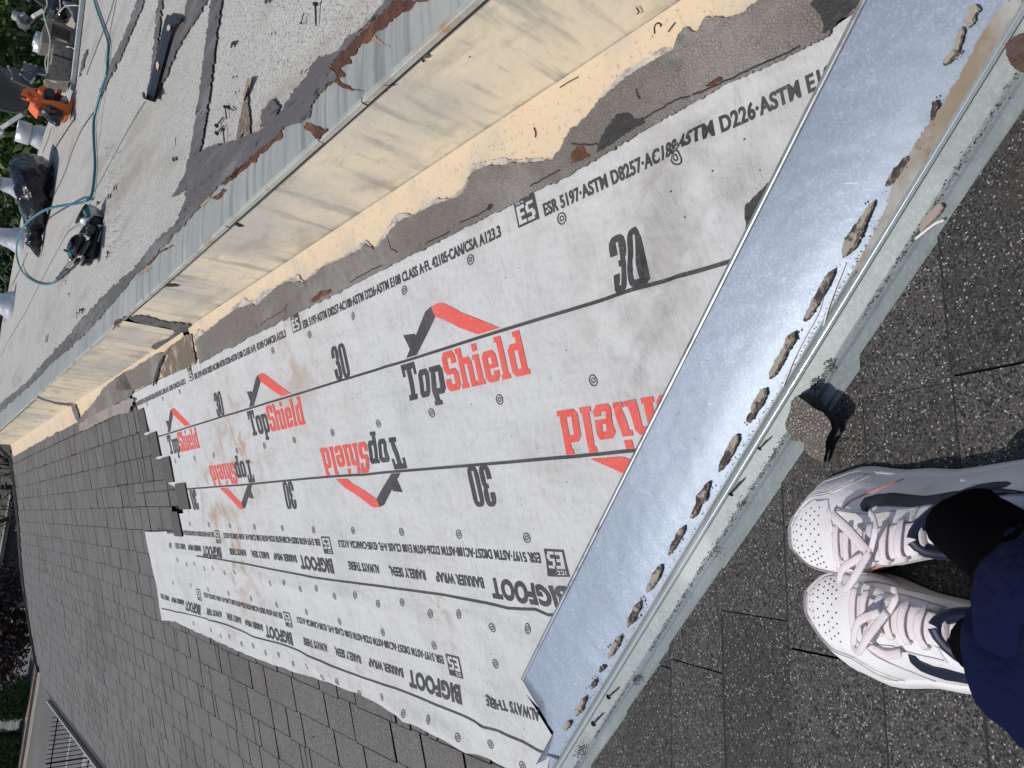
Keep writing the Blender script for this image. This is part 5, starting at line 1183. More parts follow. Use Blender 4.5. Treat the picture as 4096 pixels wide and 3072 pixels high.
part('feed_arm', slab(G([(830, 960), (935, 1020), (740, 1320), (630, 1290)]), yg - .12, yg - .085, .005), m_black, e)
part('feed_slot', slab(G([(850, 1040), (880, 1050), (750, 1300), (720, 1290)]), yg - .123, yg - .118, 0), mat('worn_steel', (.12, .12, .12), .4, .5), e)
part('lower_body', slab(G([(900, 960), (1010, 640), (1200, 720), (1140, 1050), (1075, 1360), (1000, 1390), (900, 1420), (740, 1350)]), yg - .05, yg + .03, .012), m_black, e, True)
part('trigger_guard', slab(G([(1050, 640), (1250, 690), (1260, 745), (1190, 760), (1140, 790), (1080, 760), (1090, 700)]), yg - .07, yg - .055, .003), m_silver, e)
bm = BM(); c_ = pY(*G([(1140, 735)])[0], yg - .072); tube(bm, [c_, c_ + Vector((0, .004, 0))], .009, 16); part('guard_hole', bm, m_black, e)
bm = BM(); tube(bm, [pY(*G([(1130, 780)])[0], yg - .06), pY(*G([(1060, 1040)])[0], yg - .06)], .003, 6); part('return_spring', bm, m_silver, e)
for q in ([(500, 1300), (590, 1300), (560, 1400), (480, 1390)], [(590, 1370), (700, 1390), (640, 1500), (540, 1470)], [(740, 1430), (850, 1400), (840, 1480), (770, 1525), (700, 1510)], [(845, 1410), (970, 1460), (940, 1515), (815, 1480)]):
    part('foot_block', slab(G(q), yg - .06, yg - .01, .004), m_black, e)
part('teal_tip', slab(G([(430, 1150), (480, 1160), (500, 1290), (460, 1300), (412, 1250)]), yg - .08, yg - .03, .004), m_tealp, e)
part('trigger_spur', slab(G([(300, 1190), (320, 1190), (415, 1235), (412, 1262), (310, 1220)]), yg - .07, yg - .055, .001), m_black, e)

# black bin bag
e = empty('bin_bag', pF(180, 800)); tag(e, 'shiny black plastic bin bag, half full, slumped at the back of the flat roof', 'bag')
stn = [((62, 612), (198, 640), .08), ((45, 640), (212, 668), .12), ((48, 680), (216, 720), .15), ((62, 740), (212, 760), .15), ((78, 800), (205, 810), .13), ((92, 850), (196, 850), .11), ((103, 900), (186, 895), .09), ((108, 940), (176, 930), .065), ((112, 975), (172, 965), .055), ((128, 1005), (166, 1000), .035), ((142, 1028), (158, 1026), .015)]
yb_ = 5.45; rows = []
for (l, r_, dpt) in stn:
    a = pF(*r_, .0); a = a; y0 = a.y
    top = pY(*l, y0); c = (a + top) / 2; hx = (top - a) / 2; n = 26; ring_ = []
    for k in range(n):
        t = 2 * math.pi * k / n; fold = 1 + .07 * noise.noise(Vector((t * 2.2, l[1] * .012, 3))) + .05 * math.sin(t * 7 + l[1] * .02)
        ring_.append(c + hx * math.cos(t) * fold + Vector((0, 1, 0)) * dpt * math.sin(t) * fold + Vector((0, dpt * .55, 0)))
    rows.append(ring_ + [ring_[0]])
fine = []
for i in range(len(rows[0])):
    fine.append(spline([r[i] for r in rows], 5))
bm = BM(); quadgrid(bm, [list(c) for c in zip(*fine)])
bmesh.ops.remove_doubles(bm, verts=bm.verts[:], dist=.0002)
for v in bm.verts:
    v.co += Vector((.012 * nz(v.co.x * 9, v.co.z * 22, 1), .05 * abs(nz(v.co.x * 7, v.co.z * 24, 5)) - .02, .022 * nz(v.co.x * 26, v.co.z * 9, 9)))
    v.co.z = max(v.co.z, WZ + KF * (v.co.x - WX) + .001)
bmesh.ops.holes_fill(bm, edges=bm.edges[:], sides=60); part('bag', bm, m_bag, e, True)

# orange leaf blower
e = empty('leaf_blower', pF(290, 440)); tag(e, 'orange handheld leaf blower with black fan grille, standing at the flat roof edge', 'leaf blower')
def Bz(pts): return [(a / 4.15, 300 + b / 4.15) for a, b in pts]
yb = 4.80
part('fan_housing', slab(Bz([(510, 400), (560, 395), (700, 400), (860, 410), (1000, 440), (1110, 490), (1140, 470), (1180, 380), (1230, 385), (1215, 500), (1185, 600), (1150, 660), (1090, 670), (980, 640), (820, 560), (700, 540), (655, 560), (660, 610), (590, 540), (550, 490), (510, 450)]), yb - .02, yb + .10, .010), m_orange, e)
part('housing_ridge', slab(Bz([(520, 440), (700, 440), (900, 490), (1080, 570), (1150, 630), (1140, 655), (1060, 600), (880, 520), (700, 475), (540, 470)]), yb - .032, yb - .018, .004), m_orange, e)
part('handle', slab(Bz([(360, 310), (375, 250), (420, 215), (500, 215), (580, 245), (650, 300), (720, 370), (760, 420), (700, 420), (600, 390), (540, 340), (500, 300), (460, 290), (450, 320), (480, 335), (530, 350), (520, 390), (440, 365), (365, 340)]), yb + .02, yb + .07, .008), m_orange, e)
part('throttle_trigger', slab(Bz([(350, 325), (400, 340), (450, 365), (430, 380), (350, 350)]), yb + .025, yb + .05, .002), m_black, e)
part('recoil_shroud', slab(Bz([(635, 240), (650, 185), (690, 178), (780, 190), (770, 240), (700, 290), (650, 260)]), yb + .08, yb + .18, .008), m_orange, e)
part('air_filter_cover', slab(Bz([(735, 230), (770, 200), (900, 220), (925, 260), (910, 340), (860, 385), (760, 360), (735, 310)]), yb + .0, yb + .13, .012), m_black, e)
part('engine_block', slab(Bz([(700, 300), (960, 290), (1040, 330), (1140, 400), (1150, 470), (1090, 475), (900, 430), (740, 410)]), yb + .06, yb + .2, .006), m_bitumen, e)
part('fuel_tank', slab(Bz([(1020, 350), (1080, 310), (1140, 370), (1145, 450), (1080, 450), (1020, 420)]), yb + .02, yb + .14, .010), mat('milky_plastic', (.42, .44, .43), .4), e)
part('spark_cap', slab(Bz([(940, 265), (990, 215), (1035, 250), (1025, 285), (985, 305), (945, 285)]), yb + .01, yb + .06, .004), mat('red_plastic', (.55, .06, .03), .5), e)
c_ = pY(*Bz([(865, 640)])[0], yb - .02)
ux = (pY(*Bz([(1050, 690)])[0], yb - .02) - pY(*Bz([(655, 560)])[0], yb - .02)); R0 = ux.length / 2; un = ux.normalized()
bm = BM(); vn = Vector((un.z, 0, -un.x))
if vn.x > 0: vn = -vn
n = 40
for (ra, rb, y0, y1) in ((R0, R0 * .82, yb - .030, yb - .055), (R0 * .82, R0 * .25, yb - .055, yb - .075), (R0, R0, yb + .0, yb - .030)):
    quadgrid(bm, [[c_ * 0 + Vector((c_.x, y0, c_.z)) + (un * math.cos(6.2832 * k / n) + vn * .62 * math.sin(6.2832 * k / n)) * ra for k in range(n + 1)], [Vector((c_.x, y1, c_.z)) + (un * math.cos(6.2832 * k / n) + vn * .62 * math.sin(6.2832 * k / n)) * rb for k in range(n + 1)]])
part('fan_grille', bm, m_black, e)
bm = BM()
for k in range(28):
    a = 6.2832 * k / 28; d = un * math.cos(a) + vn * .62 * math.sin(a)
    tube(bm, [Vector((c_.x, yb - .057, c_.z)) + d * R0 * .84, Vector((c_.x, yb - .078, c_.z)) + d * R0 * .3], .0016, 4)
part('grille_ribs', bm, mat('dark_grey_plastic', (.06, .06, .07), .5), e)
bm = BM(); a, b = pY(*Bz([(830, 700)])[0], yb - .04), pY(*Bz([(965, 800)])[0], yb - .14)
tube(bm, [a, a.lerp(b, .5), a.lerp(b, .9), b], [.028, .026, .024, .014], 16, flat=.8); part('side_knob', bm, m_black, e, True)
part('label', slab(Bz([(545, 462), (580, 470), (575, 500), (540, 485)]), yb - .036, yb - .033, 0), m_chrome, e)
# concrete blocks
e = empty('concrete_block', pF(290, 150)); tag(e, 'hollow grey concrete block standing on end, its square opening facing the camera', 'block', 'concrete blocks')
yk = 5.05
O = [(191, 68), (250, 92), (306, 118), (300, 155), (293, 190), (230, 178), (166, 169), (168, 120)]
I = [(210, 91), (250, 107), (285, 126), (281, 150), (275, 174), (240, 163), (203, 154), (206, 122)]
bm = BM(); y2 = yk + .17
fo = [pY(a, b, yk) for a, b in O]; fi = [pY(a, b, yk) for a, b in I]; D_ = Vector((0, y2 - yk, 0)); n = 8
vo = [bm.verts.new(p) for p in fo]; vi = [bm.verts.new(p) for p in fi]; wo = [bm.verts.new(p + D_) for p in fo]; wi = [bm.verts.new(p + D_) for p in fi]
for i in range(n):
    j = (i + 1) % n
    for q in ((vo[i], vo[j], vi[j], vi[i]), (wi[i], wi[j], wo[j], wo[i]), (vo[j], vo[i], wo[i], wo[j]), (vi[i], vi[j], wi[j], wi[i])): bm.faces.new(q)
bmesh.ops.recalc_face_normals(bm, faces=bm.faces[:]); bmesh.ops.bevel(bm, geom=bm.edges[:], offset=.004, segments=1, affect='EDGES', clamp_overlap=True); part('block_body', bm, m_block, e)
e = empty('concrete_block', pF(288, 260)); tag(e, 'solid-faced grey concrete block with a groove, set beside the hollow one behind the blower', 'block', 'concrete blocks')
part('block_body', slab([(219, 170), (263, 186), (305, 207), (298, 245), (288, 290), (280, 325), (180, 314), (196, 262), (207, 255), (212, 212)], yk - .06, yk + .11, .004), m_block, e)
part('groove', slab([(211, 213), (300, 240), (299, 247), (210, 219)], yk - .062, yk - .058, 0), m_bitumen, e)
# vent pipes
gp = 'silver vent pipes along the back of the flat roof'
def vent(base, top, rn, capr, cap0, label, h0=None):
    """base, top: px on the pipe axis; rn, capr: px radii; cap0: px where the wide cap starts"""
    b = pF(*base); mm = (w_of(_v(0, 0, 1)).dot(b)) / 2850.; t = pY(*top, b.y); L = (t - b).length; ax = Vector((0, 0, 1)); L = t.z - b.z
    e = empty('vent_pipe', b); tag(e, label, 'vent pipe', gp); r = rn * mm; R_ = (capr or 0) * mm
    bm = BM(); tube(bm, [b - ax * .05, b + ax * .03, b + ax * .09, b + ax * .16, b + ax * (L if not capr else L * .8)], [r * 2.1, r * 1.7, r * 1.25, r, r], 24); part('pipe', bm, m_pipe, e, True)
    if capr:
        z0 = L * cap0; bm = BM(); n = 28
        prof = [(R_ * .96, z0 - .0), (R_, z0 + .005), (R_, L), (R_ * .93, L), (R_ * .93, z0 + .02), (r, z0 + .012)]
        quadgrid(bm, [[b + ax * z + Vector((math.cos(6.2832 * k / n), math.sin(6.2832 * k / n), 0)) * q for k in range(n + 1)] for q, z in prof]); part('cap', bm, m_pipe, e, True)
    return e
vent((165, 552), (66, 522), 26, 43, .45, 'capped silver vent pipe standing between the blower and the bin bag')
vent((232, 200), (138, 166), 20, 40, .45, 'capped silver vent pipe partly hidden behind the hollow concrete block')
vent((92, 758), (-30, 722), 26, 36, .78, 'silver vent pipe rising behind the bin bag')
vent((92, 965), (-40, 935), 32, None, .8, 'stout silver vent pipe just past the bag tail, inside the hose loop')
vent((50, 1222), (-60, 1200), 32, None, .8, 'last silver vent pipe, below the hose loop at the photo edge')
# satellite dishes
gd = 'grey satellite dishes behind the blocks'
def dish(c, rad, nrm, depth, label, arm, lnb, mm_y):
    e = empty('satellite_dish', c); tag(e, label, 'satellite dish', gd); nrm = nrm.normalized(); a = nrm.orthogonal().normalized(); b = nrm.cross(a); n = 48; rows = []
    for k in range(9):
        q = rad * k / 8; rows.append([c + nrm * depth * (k / 8) ** 2 + (a * math.cos(6.2832 * j / n) + b * math.sin(6.2832 * j / n)) * max(q, .002) for j in range(n + 1)])
    bm = BM(); quadgrid(bm, rows); bmesh.ops.remove_doubles(bm, verts=bm.verts[:], dist=1e-5)
    r0 = bmesh.ops.extrude_face_region(bm, geom=bm.faces[:]); bmesh.ops.translate(bm, verts=[v for v in r0['geom'] if isinstance(v, bmesh.types.BMVert)], vec=nrm * .006)
    part('reflector', bm, m_dish, e, True)
    bm = BM(); tube(bm, [c + nrm * depth + (a * math.cos(6.2832 * j / n) + b * math.sin(6.2832 * j / n)) * rad for j in range(n + 1)], .007, 6, False); part('rim', bm, m_dishm, e, True)
    if arm:
        bm = BM(); tube(bm, arm, .018, 4); part('feed_arm', bm, m_dishm, e)
        bm = BM(); q = arm[-1]; d = (arm[-1] - arm[-2]).normalized(); box(bm, q + Vector((0, -.01, .02)), .05, .07, .10); bmesh.ops.bevel(bm, geom=bm.edges[:], offset=.008, segments=2, affect='EDGES'); part('receiver', bm, m_pipe, e)
    return e
yd = 5.6
c1 = pY(10, 322, yd + .05)
d1 = dish(c1, (pY(145, 322, yd) - pY(10, 322, yd)).length, Vector((-.35, .9, .25)), .07, 'large dark grey satellite dish with bolted back bracket, beside the orange blower', [pY(95, 455, yd + .1), pY(40, 490, yd + .3), pY(-5, 520, yd + .45)], None, yd)
# bracket on its back
bmm = mat('bracket_grey', (.10, .105, .12), .5, .2)
def Z4(pts): return [(a / 4.15, b / 4.15) for a, b in pts]
part('back_bracket', slab(Z4([(120, 1100), (180, 1120), (260, 1110), (340, 1180), (400, 1270), (470, 1360), (560, 1430), (640, 1460), (520, 1460), (400, 1400), (300, 1360), (190, 1320), (210, 1270), (200, 1190)]), yd - .13, yd - .10, .004), bmm, d1)
part('mast_clamp', slab(Z4([(385, 1050), (410, 1025), (620, 1085), (625, 1110), (610, 1190), (560, 1180), (470, 1200), (370, 1150)]), yd - .16, yd - .10, .006), m_dishm, d1)
bm = BM(); tube(bm, [pY(*Z4([(560, 1160)])[0], yd - .12), pY(*Z4([(800, 1230)])[0], yd - .12), pF(262, 330)], .022, 12); part('mast', bm, m_dishm, d1, True)
part('adjuster_plate', slab(Z4([(380, 1190), (480, 1230), (560, 1185), (620, 1190), (620, 1240), (560, 1290), (540, 1350), (440, 1320), (380, 1250)]), yd - .18, yd - .16, .003), bmm, d1)
bm = BM(); tube(bm, [pY(*Z4([(505, 1380)])[0], yd - .19), pY(*Z4([(575, 1290)])[0], yd - .19)], .006, 8); part('eye_bolt', bm, m_silver, d1)
for q in ((410, 1040), (503, 1070), (595, 1100), (135, 1110), (195, 1310), (335, 1240), (460, 1290), (600, 1240), (365, 1165)):
    bm = BM(); p = pY(*Z4([q])[0], yd - .165); tube(bm, [p, p + Vector((0, -.008, 0))], .007, 6); part('bolt', bm, m_silver, d1)
c2 = pY(205, -75, yd + .1)
d2 = dish(c2, (pY(205, 38, yd) - pY(205, -75, yd)).length, Vector((-.3, .9, .25)), .06, 'second satellite dish, its lower rim and feed arm hanging above the hollow block', [pY(178, 40, yd + .1), pY(140, 62, yd + .22), pY(118, 88, yd + .3), pY(92, 78, yd + .34)], None, yd)
part('receiver_bracket', slab(Z4([(275, 250), (300, 240), (370, 310), (450, 370), (520, 385), (440, 415), (340, 380)]), yd + .26, yd + .34, .004), m_dishm, d2)
bm = BM(); q = pY(*Z4([(350, 240)])[0], yd + .3); tube(bm, [q, pY(*Z4([(400, 270)])[0], yd + .3)], [.022, .026], 12); part('receiver_cap', bm, m_pipe, d2)
part('foot_plate', slab(Z4([(1040, 0), (1150, 20), (1350, 110), (1320, 180), (1290, 330), (1260, 340), (1210, 210), (1150, 120)]), yk - .02, yk + .02, .004), m_dishm, d2)
# small black bag stuffed behind the block, coax cables
e = empty('plastic_bag', pY(240, 40, 5.25)); tag(e, 'crumpled dark plastic bag with bright creases, stuffed above the hollow block', 'bag')
bm = BM(); bmesh.ops.create_icosphere(bm, subdivisions=5, radius=1)
c_ = pY(245, 38, 5.3); ex = pY(300, 38, 5.3) - c_; ey = pY(245, -15, 5.3) - c_
for v in bm.verts:
    p = v.co.copy(); k = 1 + .28 * nz(p.x * 2.2, p.y * 2.2, p.z * 2.2) + .10 * abs(nz(p.x * 6, p.y * 6, p.z * 6)); v.co = c_ + (ex * p.x * .9 + ey * p.z * .95 + Vector((0, .14, 0)) * p.y) * k
part('bag', bm, m_bag, e, True)
def cable(pts, label, r=.0035, m=m_wire):
    e = obj('coax_cable', (lambda b: (tube(b, spline([pY(a / 4.15, b_ / 4.15, y) for a, b_, y in pts], 5), r, 7), b)[1])(BM()), m, None, True); return tag(e, label, 'cable', 'loose cables around the blocks')
cable([(770, -20, 5), (780, 80, 5), (730, 200, 4.98), (740, 320, 4.96), (780, 450, 4.95), (830, 640, 4.95), (815, 850, 4.93), (800, 1000, 4.93), (790, 1200, 4.95), (770, 1180, 4.95), (750, 1020, 4.95), (790, 900, 4.95), (870, 810, 4.97)], 'white cable dropping past the hollow block and coiling beside the solid one')
cable([(1100, 775, 4.93), (1170, 785, 4.9), (1250, 830, 4.88), (1285, 930, 4.87), (1295, 1100, 4.86), (1285, 1230, 4.86), (1240, 1320, 4.86), (1100, 1360, 4.86), (990, 1365, 4.86), (970, 1385, 4.86), (900, 1355, 4.88), (760, 1325, 4.9), (740, 1360, 4.9), (790, 1420, 4.95)], 'white cable looping round the solid block down to the blower')
cable([(990, -20, 5.1), (1000, 120, 5.08), (985, 200, 5.06), (1020, 160, 5.03), (1100, 100, 5), (1250, 90, 4.95), (1350, 110, 4.9), (1390, 155, 4.88), (1415, 150, 4.87), (1420, 0, 4.87)], 'white cable hanging over the crumpled bag')
cable([(1440, 0, 4.85), (1520, 20, 4.8), (1525, 90, 4.8), (1460, 220, 4.8), (1350, 380, 4.82), (1320, 480, 4.84), (1300, 600, 4.86), (1280, 780, 4.9)], 'black cable curving down over the curb beside the hollow block', .004, m_black)

# ================================================================== the person
per = empty('person', B(-.03, .20, 0)); tag(per, 'person in navy trousers, black socks and scuffed white sneakers, standing on dark shingles', 'person')
def shoe(toe, heel, side, ank, name='shoe'):
    """toe, heel: ground points; side +1 right foot"""
    X = (toe - heel); L = X.length; X.normalize(); Zs = NB.copy(); Y = Zs.cross(X)
    sh_ = .50 if side > 0 else -.36
    def Wp(p): return heel + X * p[0] + Y * (p[1] + sh_ * max(0, p[2] - .022) * min(1, .35 + p[0] / L)) + Zs * p[2]
    def cr(t, ks):
        for (a, va), (b, vb) in zip(ks, ks[1:]):
            if a <= t <= b:
                u = (t - a) / (b - a); u = u * u * (3 - 2 * u); return va + (vb - va) * u
        return ks[-1][1]
    OUTW = [(0, .035), (.15, .039), (.35, .039), (.5, .046), (.70, .058), (.82, .054), (1, .036)]   # lateral side
    INW = [(0, .033), (.15, .036), (.35, .031), (.5, .034), (.72, .046), (.84, .044), (1, .030)]    # medial side
    def wid(t, s):
        w = cr(t, OUTW if s * side < 0 else INW)
        if t > .80: w *= math.sqrt(max(0, 1 - ((t - .80) / .20) ** 2))
        if t < .10: w *= math.sqrt(max(0, 1 - ((.10 - t) / .10) ** 2))
        return w
    HT = [(0, .082), (.08, .098), (.25, .092), (.34, .104), (.44, .100), (.58, .080), (.73, .064), (.87, .053), (.96, .046), (1, .036)]
    ZS = [(0, .034), (.35, .030), (.7, .024), (.9, .026), (1, .030)]
    ts = [.0005, .006, .02, .04, .07, .1] + [.14 + .04 * i for i in range(16)] + [.77, .80, .83, .86, .89, .915, .94, .96, .975, .988, .996, .9995]
    # outsole, midsole
    def ringp(scale, z, ex=0):
        L_ = [(t, wid(t, 1) * scale + ex * (1 if .02 < t < .98 else .3)) for t in ts]; R_ = [(t, -(wid(t, -1) * scale + ex * (1 if .02 < t < .98 else .3))) for t in ts[::-1]]
        return [Wp(((t - .5) * L * (1 + .012 * (scale - 1) * 10) + .5 * L, w, z(t) if callable(z) else z)) for t, w in L_ + R_]
    spring = lambda t: .010 * max(0, (t - .8) / .2) ** 2
    e = BM()
    def stack(bm, levels):
        rr = [[bm.verts.new(p) for p in ringp(*l)] for l in levels]; n = len(rr[0])
        for i in range(len(rr) - 1):
            for k in range(n): bm.faces.new((rr[i][k], rr[i][(k + 1) % n], rr[i + 1][(k + 1) % n], rr[i + 1][k]))
        bm.faces.new(rr[0][::-1]); bm.faces.new(rr[-1])
    root = part(name, (lambda bm: (stack(bm, [(1.10, lambda t: .001 + spring(t)), (1.15, lambda t: .003 + spring(t)), (1.15, lambda t: .009 + spring(t))]), bm)[1])(BM()), m_out, per)
    root.name = 'sneaker'
    def sub(nm, bm, m, smooth=False): return hang_keep(obj(nm, bm, m, None, smooth), root)
    bm = BM(); stack(bm, [(1.12, lambda t: .0092 + spring(t)), (1.125, lambda t: .013 + spring(t)), (1.07, lambda t: cr(t, ZS) - .007 + .3 * spring(t)), (1.055, lambda t: cr(t, ZS) - .004), (1.03, lambda t: cr(t, ZS)), (.97, lambda t: cr(t, ZS) + .001)]); sub('midsole', bm, m_mid, True)
    def S(t, a, off=0.):
        """point on the upper; a from -1 (right edge) over the top to +1 (left edge)"""
        s = 1 if a >= 0 else -1; th = abs(a) * math.pi / 2; w = wid(t, s) * .985; zs = cr(t, ZS) - .002; H = cr(t, HT) - spring(t) * 0
        ee = 1.0 if t > .55 else .8
        pinch = 1 - cr(t, [(0, .10), (.3, .20), (.5, .10), (.7, 0), (1, 0)]) * math.cos(th) ** 1.0
        y = s * w * (math.sin(th) ** .80) * pinch; z = zs + (H - zs) * max(0, math.cos(th)) ** cr(t, [(0, .55), (.45, .62), (.75, .72), (1, .8)])
        x = t * L
        if t > .9: x = L * (.9 + (t - .9) * (1 - .30 * math.cos(th) ** 2 * (t - .9) / .1))
        p = Vector((x, y, z))
        if off:
            c = Vector((min(t, .85) * L, 0, zs * .9)); n_ = (p - c); n_.x *= (1 if t > .85 else 0); p += n_.normalized() * off
        return Wp(p)
    aa = [-1 + 2 * i / 36 for i in range(37)]
    def skin(t0, t1, a0, a1, off, nt=14, na=14, shape=None):
        bm = BM(); quadgrid(bm, [[S(t0 + (t1 - t0) * i / nt, a0 + (a1 - a0) * j / na, off) for j in range(na + 1)] for i in range(nt + 1)]); return bm
    bm = BM(); quadgrid(bm, [[S(t, a) for a in aa] for t in ts]); bmesh.ops.remove_doubles(bm, verts=bm.verts[:], dist=1e-5); sub('upper', bm, m_leather, True)
    # ragged panel drawn on the surface: outline in (t, a), filled, then laid on with an offset
    def panel(nm, pts, off, m, smooth=True, step=.022):
        q = []
        for i in range(len(pts)):
            a, b = Vector(pts[i]), Vector(pts[(i + 1) % len(pts)]); k = max(1, int((b - a).length / step)); q += [a.lerp(b, j / k) for j in range(k)]
        bm = BM(); vs = [bm.verts.new((p.x, p.y, 0)) for p in q]; f = bm.faces.new(vs)
        lo = [min(p.x for p in q), min(p.y for p in q)]; hi = [max(p.x for p in q), max(p.y for p in q)]
        x = math.ceil(lo[0] / .02) * .02
        while x < hi[0]: bmesh.ops.bisect_plane(bm, geom=bm.verts[:] + bm.edges[:] + bm.faces[:], dist=1e-6, plane_co=(x, 0, 0), plane_no=(1, 0, 0)); x += .02
        y = math.ceil(lo[1] / .05) * .05
        while y < hi[1]: bmesh.ops.bisect_plane(bm, geom=bm.verts[:] + bm.edges[:] + bm.faces[:], dist=1e-6, plane_co=(0, y, 0), plane_no=(0, 1, 0)); y += .05
        edge = [v for v in bm.verts if v.is_boundary]
        r0 = bmesh.ops.extrude_edge_only(bm, edges=[e_ for e_ in bm.edges if e_.is_boundary]); ev = {v for v in r0['geom'] if isinstance(v, bmesh.types.BMVert)}
        for v in bm.verts:
            t, a = min(max(v.co.x, .001), .999), min(max(v.co.y, -.999), .999); v.co = S(t, a, -.001 if v in ev else off)
        return sub(nm, bm, m, smooth)
    def seam(pts, m=m_stitch, r=.00045, off=.0022, dash=False):
        q = [Vector(p) for p in pts]; qq = []
        for a, b in zip(q, q[1:]):
            k = max(2, int((b - a).length / .02)); qq += [a.lerp(b, j / k) for j in range(k)]
        qq.append(q[-1]); bm = BM(); P3 = [S(p.x, p.y, off) for p in qq]; tube(bm, P3, r, 5); return bm
    o = side                                    # +1: lateral side is a<0 for the right foot
    # toe cap overlay (mudguard) with the perforated toe box left open
    for s in (-1, 1):
        panel('toe_overlay', [(.999, 0), (.955, 0), (.955, s * .30), (.93, s * .50), (.88, s * .60), (.80, s * .62), (.74, s * .60), (.70, s * .66), (.66, s * .80), (.62, s * .97), (.80, s * .985), (.92, s * .985), (.97, s * .98), (.998, s * .9)], .0016, m_leather)
        bm = seam([(.951, 0), (.951, s * .30), (.925, s * .49), (.88, s * .585), (.80, s * .60), (.735, s * .585), (.69, s * .66), (.65, s * .80), (.61, s * .97)]); bm2 = bm
        sub('stitching', bm, m_stitch); sub('stitching', seam([(.965, 0), (.964, s * .31), (.935, s * .53), (.88, s * .63), (.80, s * .65), (.75, s * .63), (.715, s * .69), (.68, s * .82), (.64, s * .97)]), m_stitch)
        # eyestay
        panel('eyestay', [(.70, s * .10), (.715, s * .20), (.69, s * .36), (.60, s * .40), (.52, s * .42), (.40, s * .52), (.34, s * .52), (.34, s * .28), (.46, s * .18), (.60, s * .13)], .0022, m_leather)
        sub('stitching', seam([(.695, s * .12), (.705, s * .20), (.68, s * .33), (.60, s * .37), (.52, s * .39), (.40, s * .48), (.345, s * .49)], off=.0030), m_stitch)
        # quarter seam, coral edge
        sub('stitching', seam([(.655, s * .40), (.62, s * .55), (.57, s * .72), (.50, s * .97)], m_seamred if side > 0 else m_stitch, .0007, .0008), m_seamred if side > 0 else m_stitch)
        panel('heel_foxing', [(.02, s * .25), (.02, s * .95), (.20, s * .97), (.30, s * .9), (.24, s * .72), (.14, s * .6), (.10, s * .35)], .0014, m_leather)
        # swoosh
        if s * side < 0:
            f_, d_ = (.80, -.04) if side > 0 else (1, -.14)
            panel('swoosh', [(t_ + d_ if t_ > .1 else t_, s * a_ * f_) for t_, a_ in [(.56, .40), (.585, .48), (.58, .58), (.55, .66), (.49, .69), (.42, .67), (.32, .60), (.20, .50), (.07, .40), (.06, .44), (.19, .64), (.31, .80), (.42, .90), (.50, .93), (.57, .89), (.615, .76), (.62, .62), (.60, .48)]], .0019, m_navy2)
    panel('toe_box', [(.95, -.25), (.95, .25), (.90, .50), (.82, .56), (.74, .52), (.705, .22), (.71, 0), (.705, -.22), (.74, -.52), (.82, -.56), (.90, -.50)], .0006, m_leather2)
    k = 0
    for row, (t, n_) in enumerate(((.925, 3), (.90, 5), (.875, 6), (.85, 7), (.825, 8), (.80, 7), (.775, 8))):
        for j in range(n_):
            a = (j - (n_ - 1) / 2) * .115; p = S(t, a, .0008); q = S(t, a, .0014); bm = BM() if k == 0 else bm; tube(bm, [p, q], .0010, 6); k += 1
    ph = sub('perforations', bm, m_out); ph['kind'] = 'stuff'
    # tongue
    panel('tongue', [(.70, -.09), (.70, .09), (.55, .16), (.38, .26), (.31, .24), (.31, -.24), (.38, -.26), (.55, -.16)], .0050, m_lace)
    # laces : flat straps across, then the loose bow
    for t in (.665, .605, .545, .485, .425, .37):
        w = .17 + (.70 - t) * .55
        bm = BM(); pts = [S(t + .006 * math.sin(a * 9), a, .0065 + .003 * math.cos(a * 5)) for a in [-w + 2 * w * i / 10 for i in range(11)]]
        tube(bm, pts, .0040, 8, True, .22, Zs); sub('lace', bm, m_lace, True)
    def strap(pts, r=.0042): bm = BM(); tube(bm, spline([S(t, a, h) for t, a, h in pts], 6), r, 8, True, .26, Zs); sub('lace', bm, m_lace, True)
    strap([(.46, .02, .014), (.54, -.20, .024), (.62, -.30, .022), (.66, -.34, .010)] if side > 0 else [(.48, 0, .014), (.54, .18, .022), (.60, .32, .014), (.56, .48, .008), (.46, .44, .010)], .0060 if side > 0 else .0042)
    strap([(.46, 0, .014), (.52, .25, .030), (.60, .38, .028), (.64, .30, .020), (.58, .12, .024), (.48, .02, .018)])
    strap([(.46, 0, .012), (.42, -.2, .02), (.44, -.35, .016), (.50, -.42, .008)], .0035)
    # padded collar and sock
    ringc = []
    for k in range(29):
        a = 6.2832 * k / 28; t = .185 + .150 * math.cos(a); w = .68 if t > .3 else .74
        lat = math.sin(a); p = S(max(.03, t), .0, 0); base = Vector((max(.012, t) * L, lat * (.026 if t > .05 else .02), cr(max(t, 0), HT) - .004 + .006 * math.cos(a) - .010 * abs(lat)))
        ringc.append(Wp(base))
    bm = BM(); tube(bm, ringc[:-1] + [ringc[0]], .0065, 10, False); sub('collar', bm, m_navy2, True)
    sk = BM(); tube(sk, [Wp((.20 * L, 0, .070)), Wp((.18 * L, 0, .100)), ank, ank + Vector((0, -.05, .07))], [.037, .037, .038, .042], 20, True, .8, Y)
    sub('sock', sk, m_sock, True)
    return Wp((.22 * L, 0, .10)), Zs
def hang_keep(o, p):
    o.parent = p; o.matrix_parent_inverse = p.matrix_world.inverted(); return o
def hang_keep(o, p):
    # mesh data is in world space; the root part carries the same offset
    o.parent = p; o.matrix_parent_inverse = Matrix.Identity(4); o.matrix_parent_inverse = Matrix.Translation(Vector((0, 0, 0))); return o
def pZ(px, py, z): d = ray(px, py); return d * (z / d.z)
rt = pB(3232, 2125); rt_heel = B(.044, .130 / CA_, 0)
ra_ = pZ(4110, 2255, -.63); la_ = pZ(4160, 2540, -.63)
rk, _ = shoe(rt, rt_heel, 1, ra_)
lt = pB(3300, 2425); lt_heel = B(-.096, .118 / CA_, 0)
lk, _ = shoe(lt, lt_heel, -1, la_)
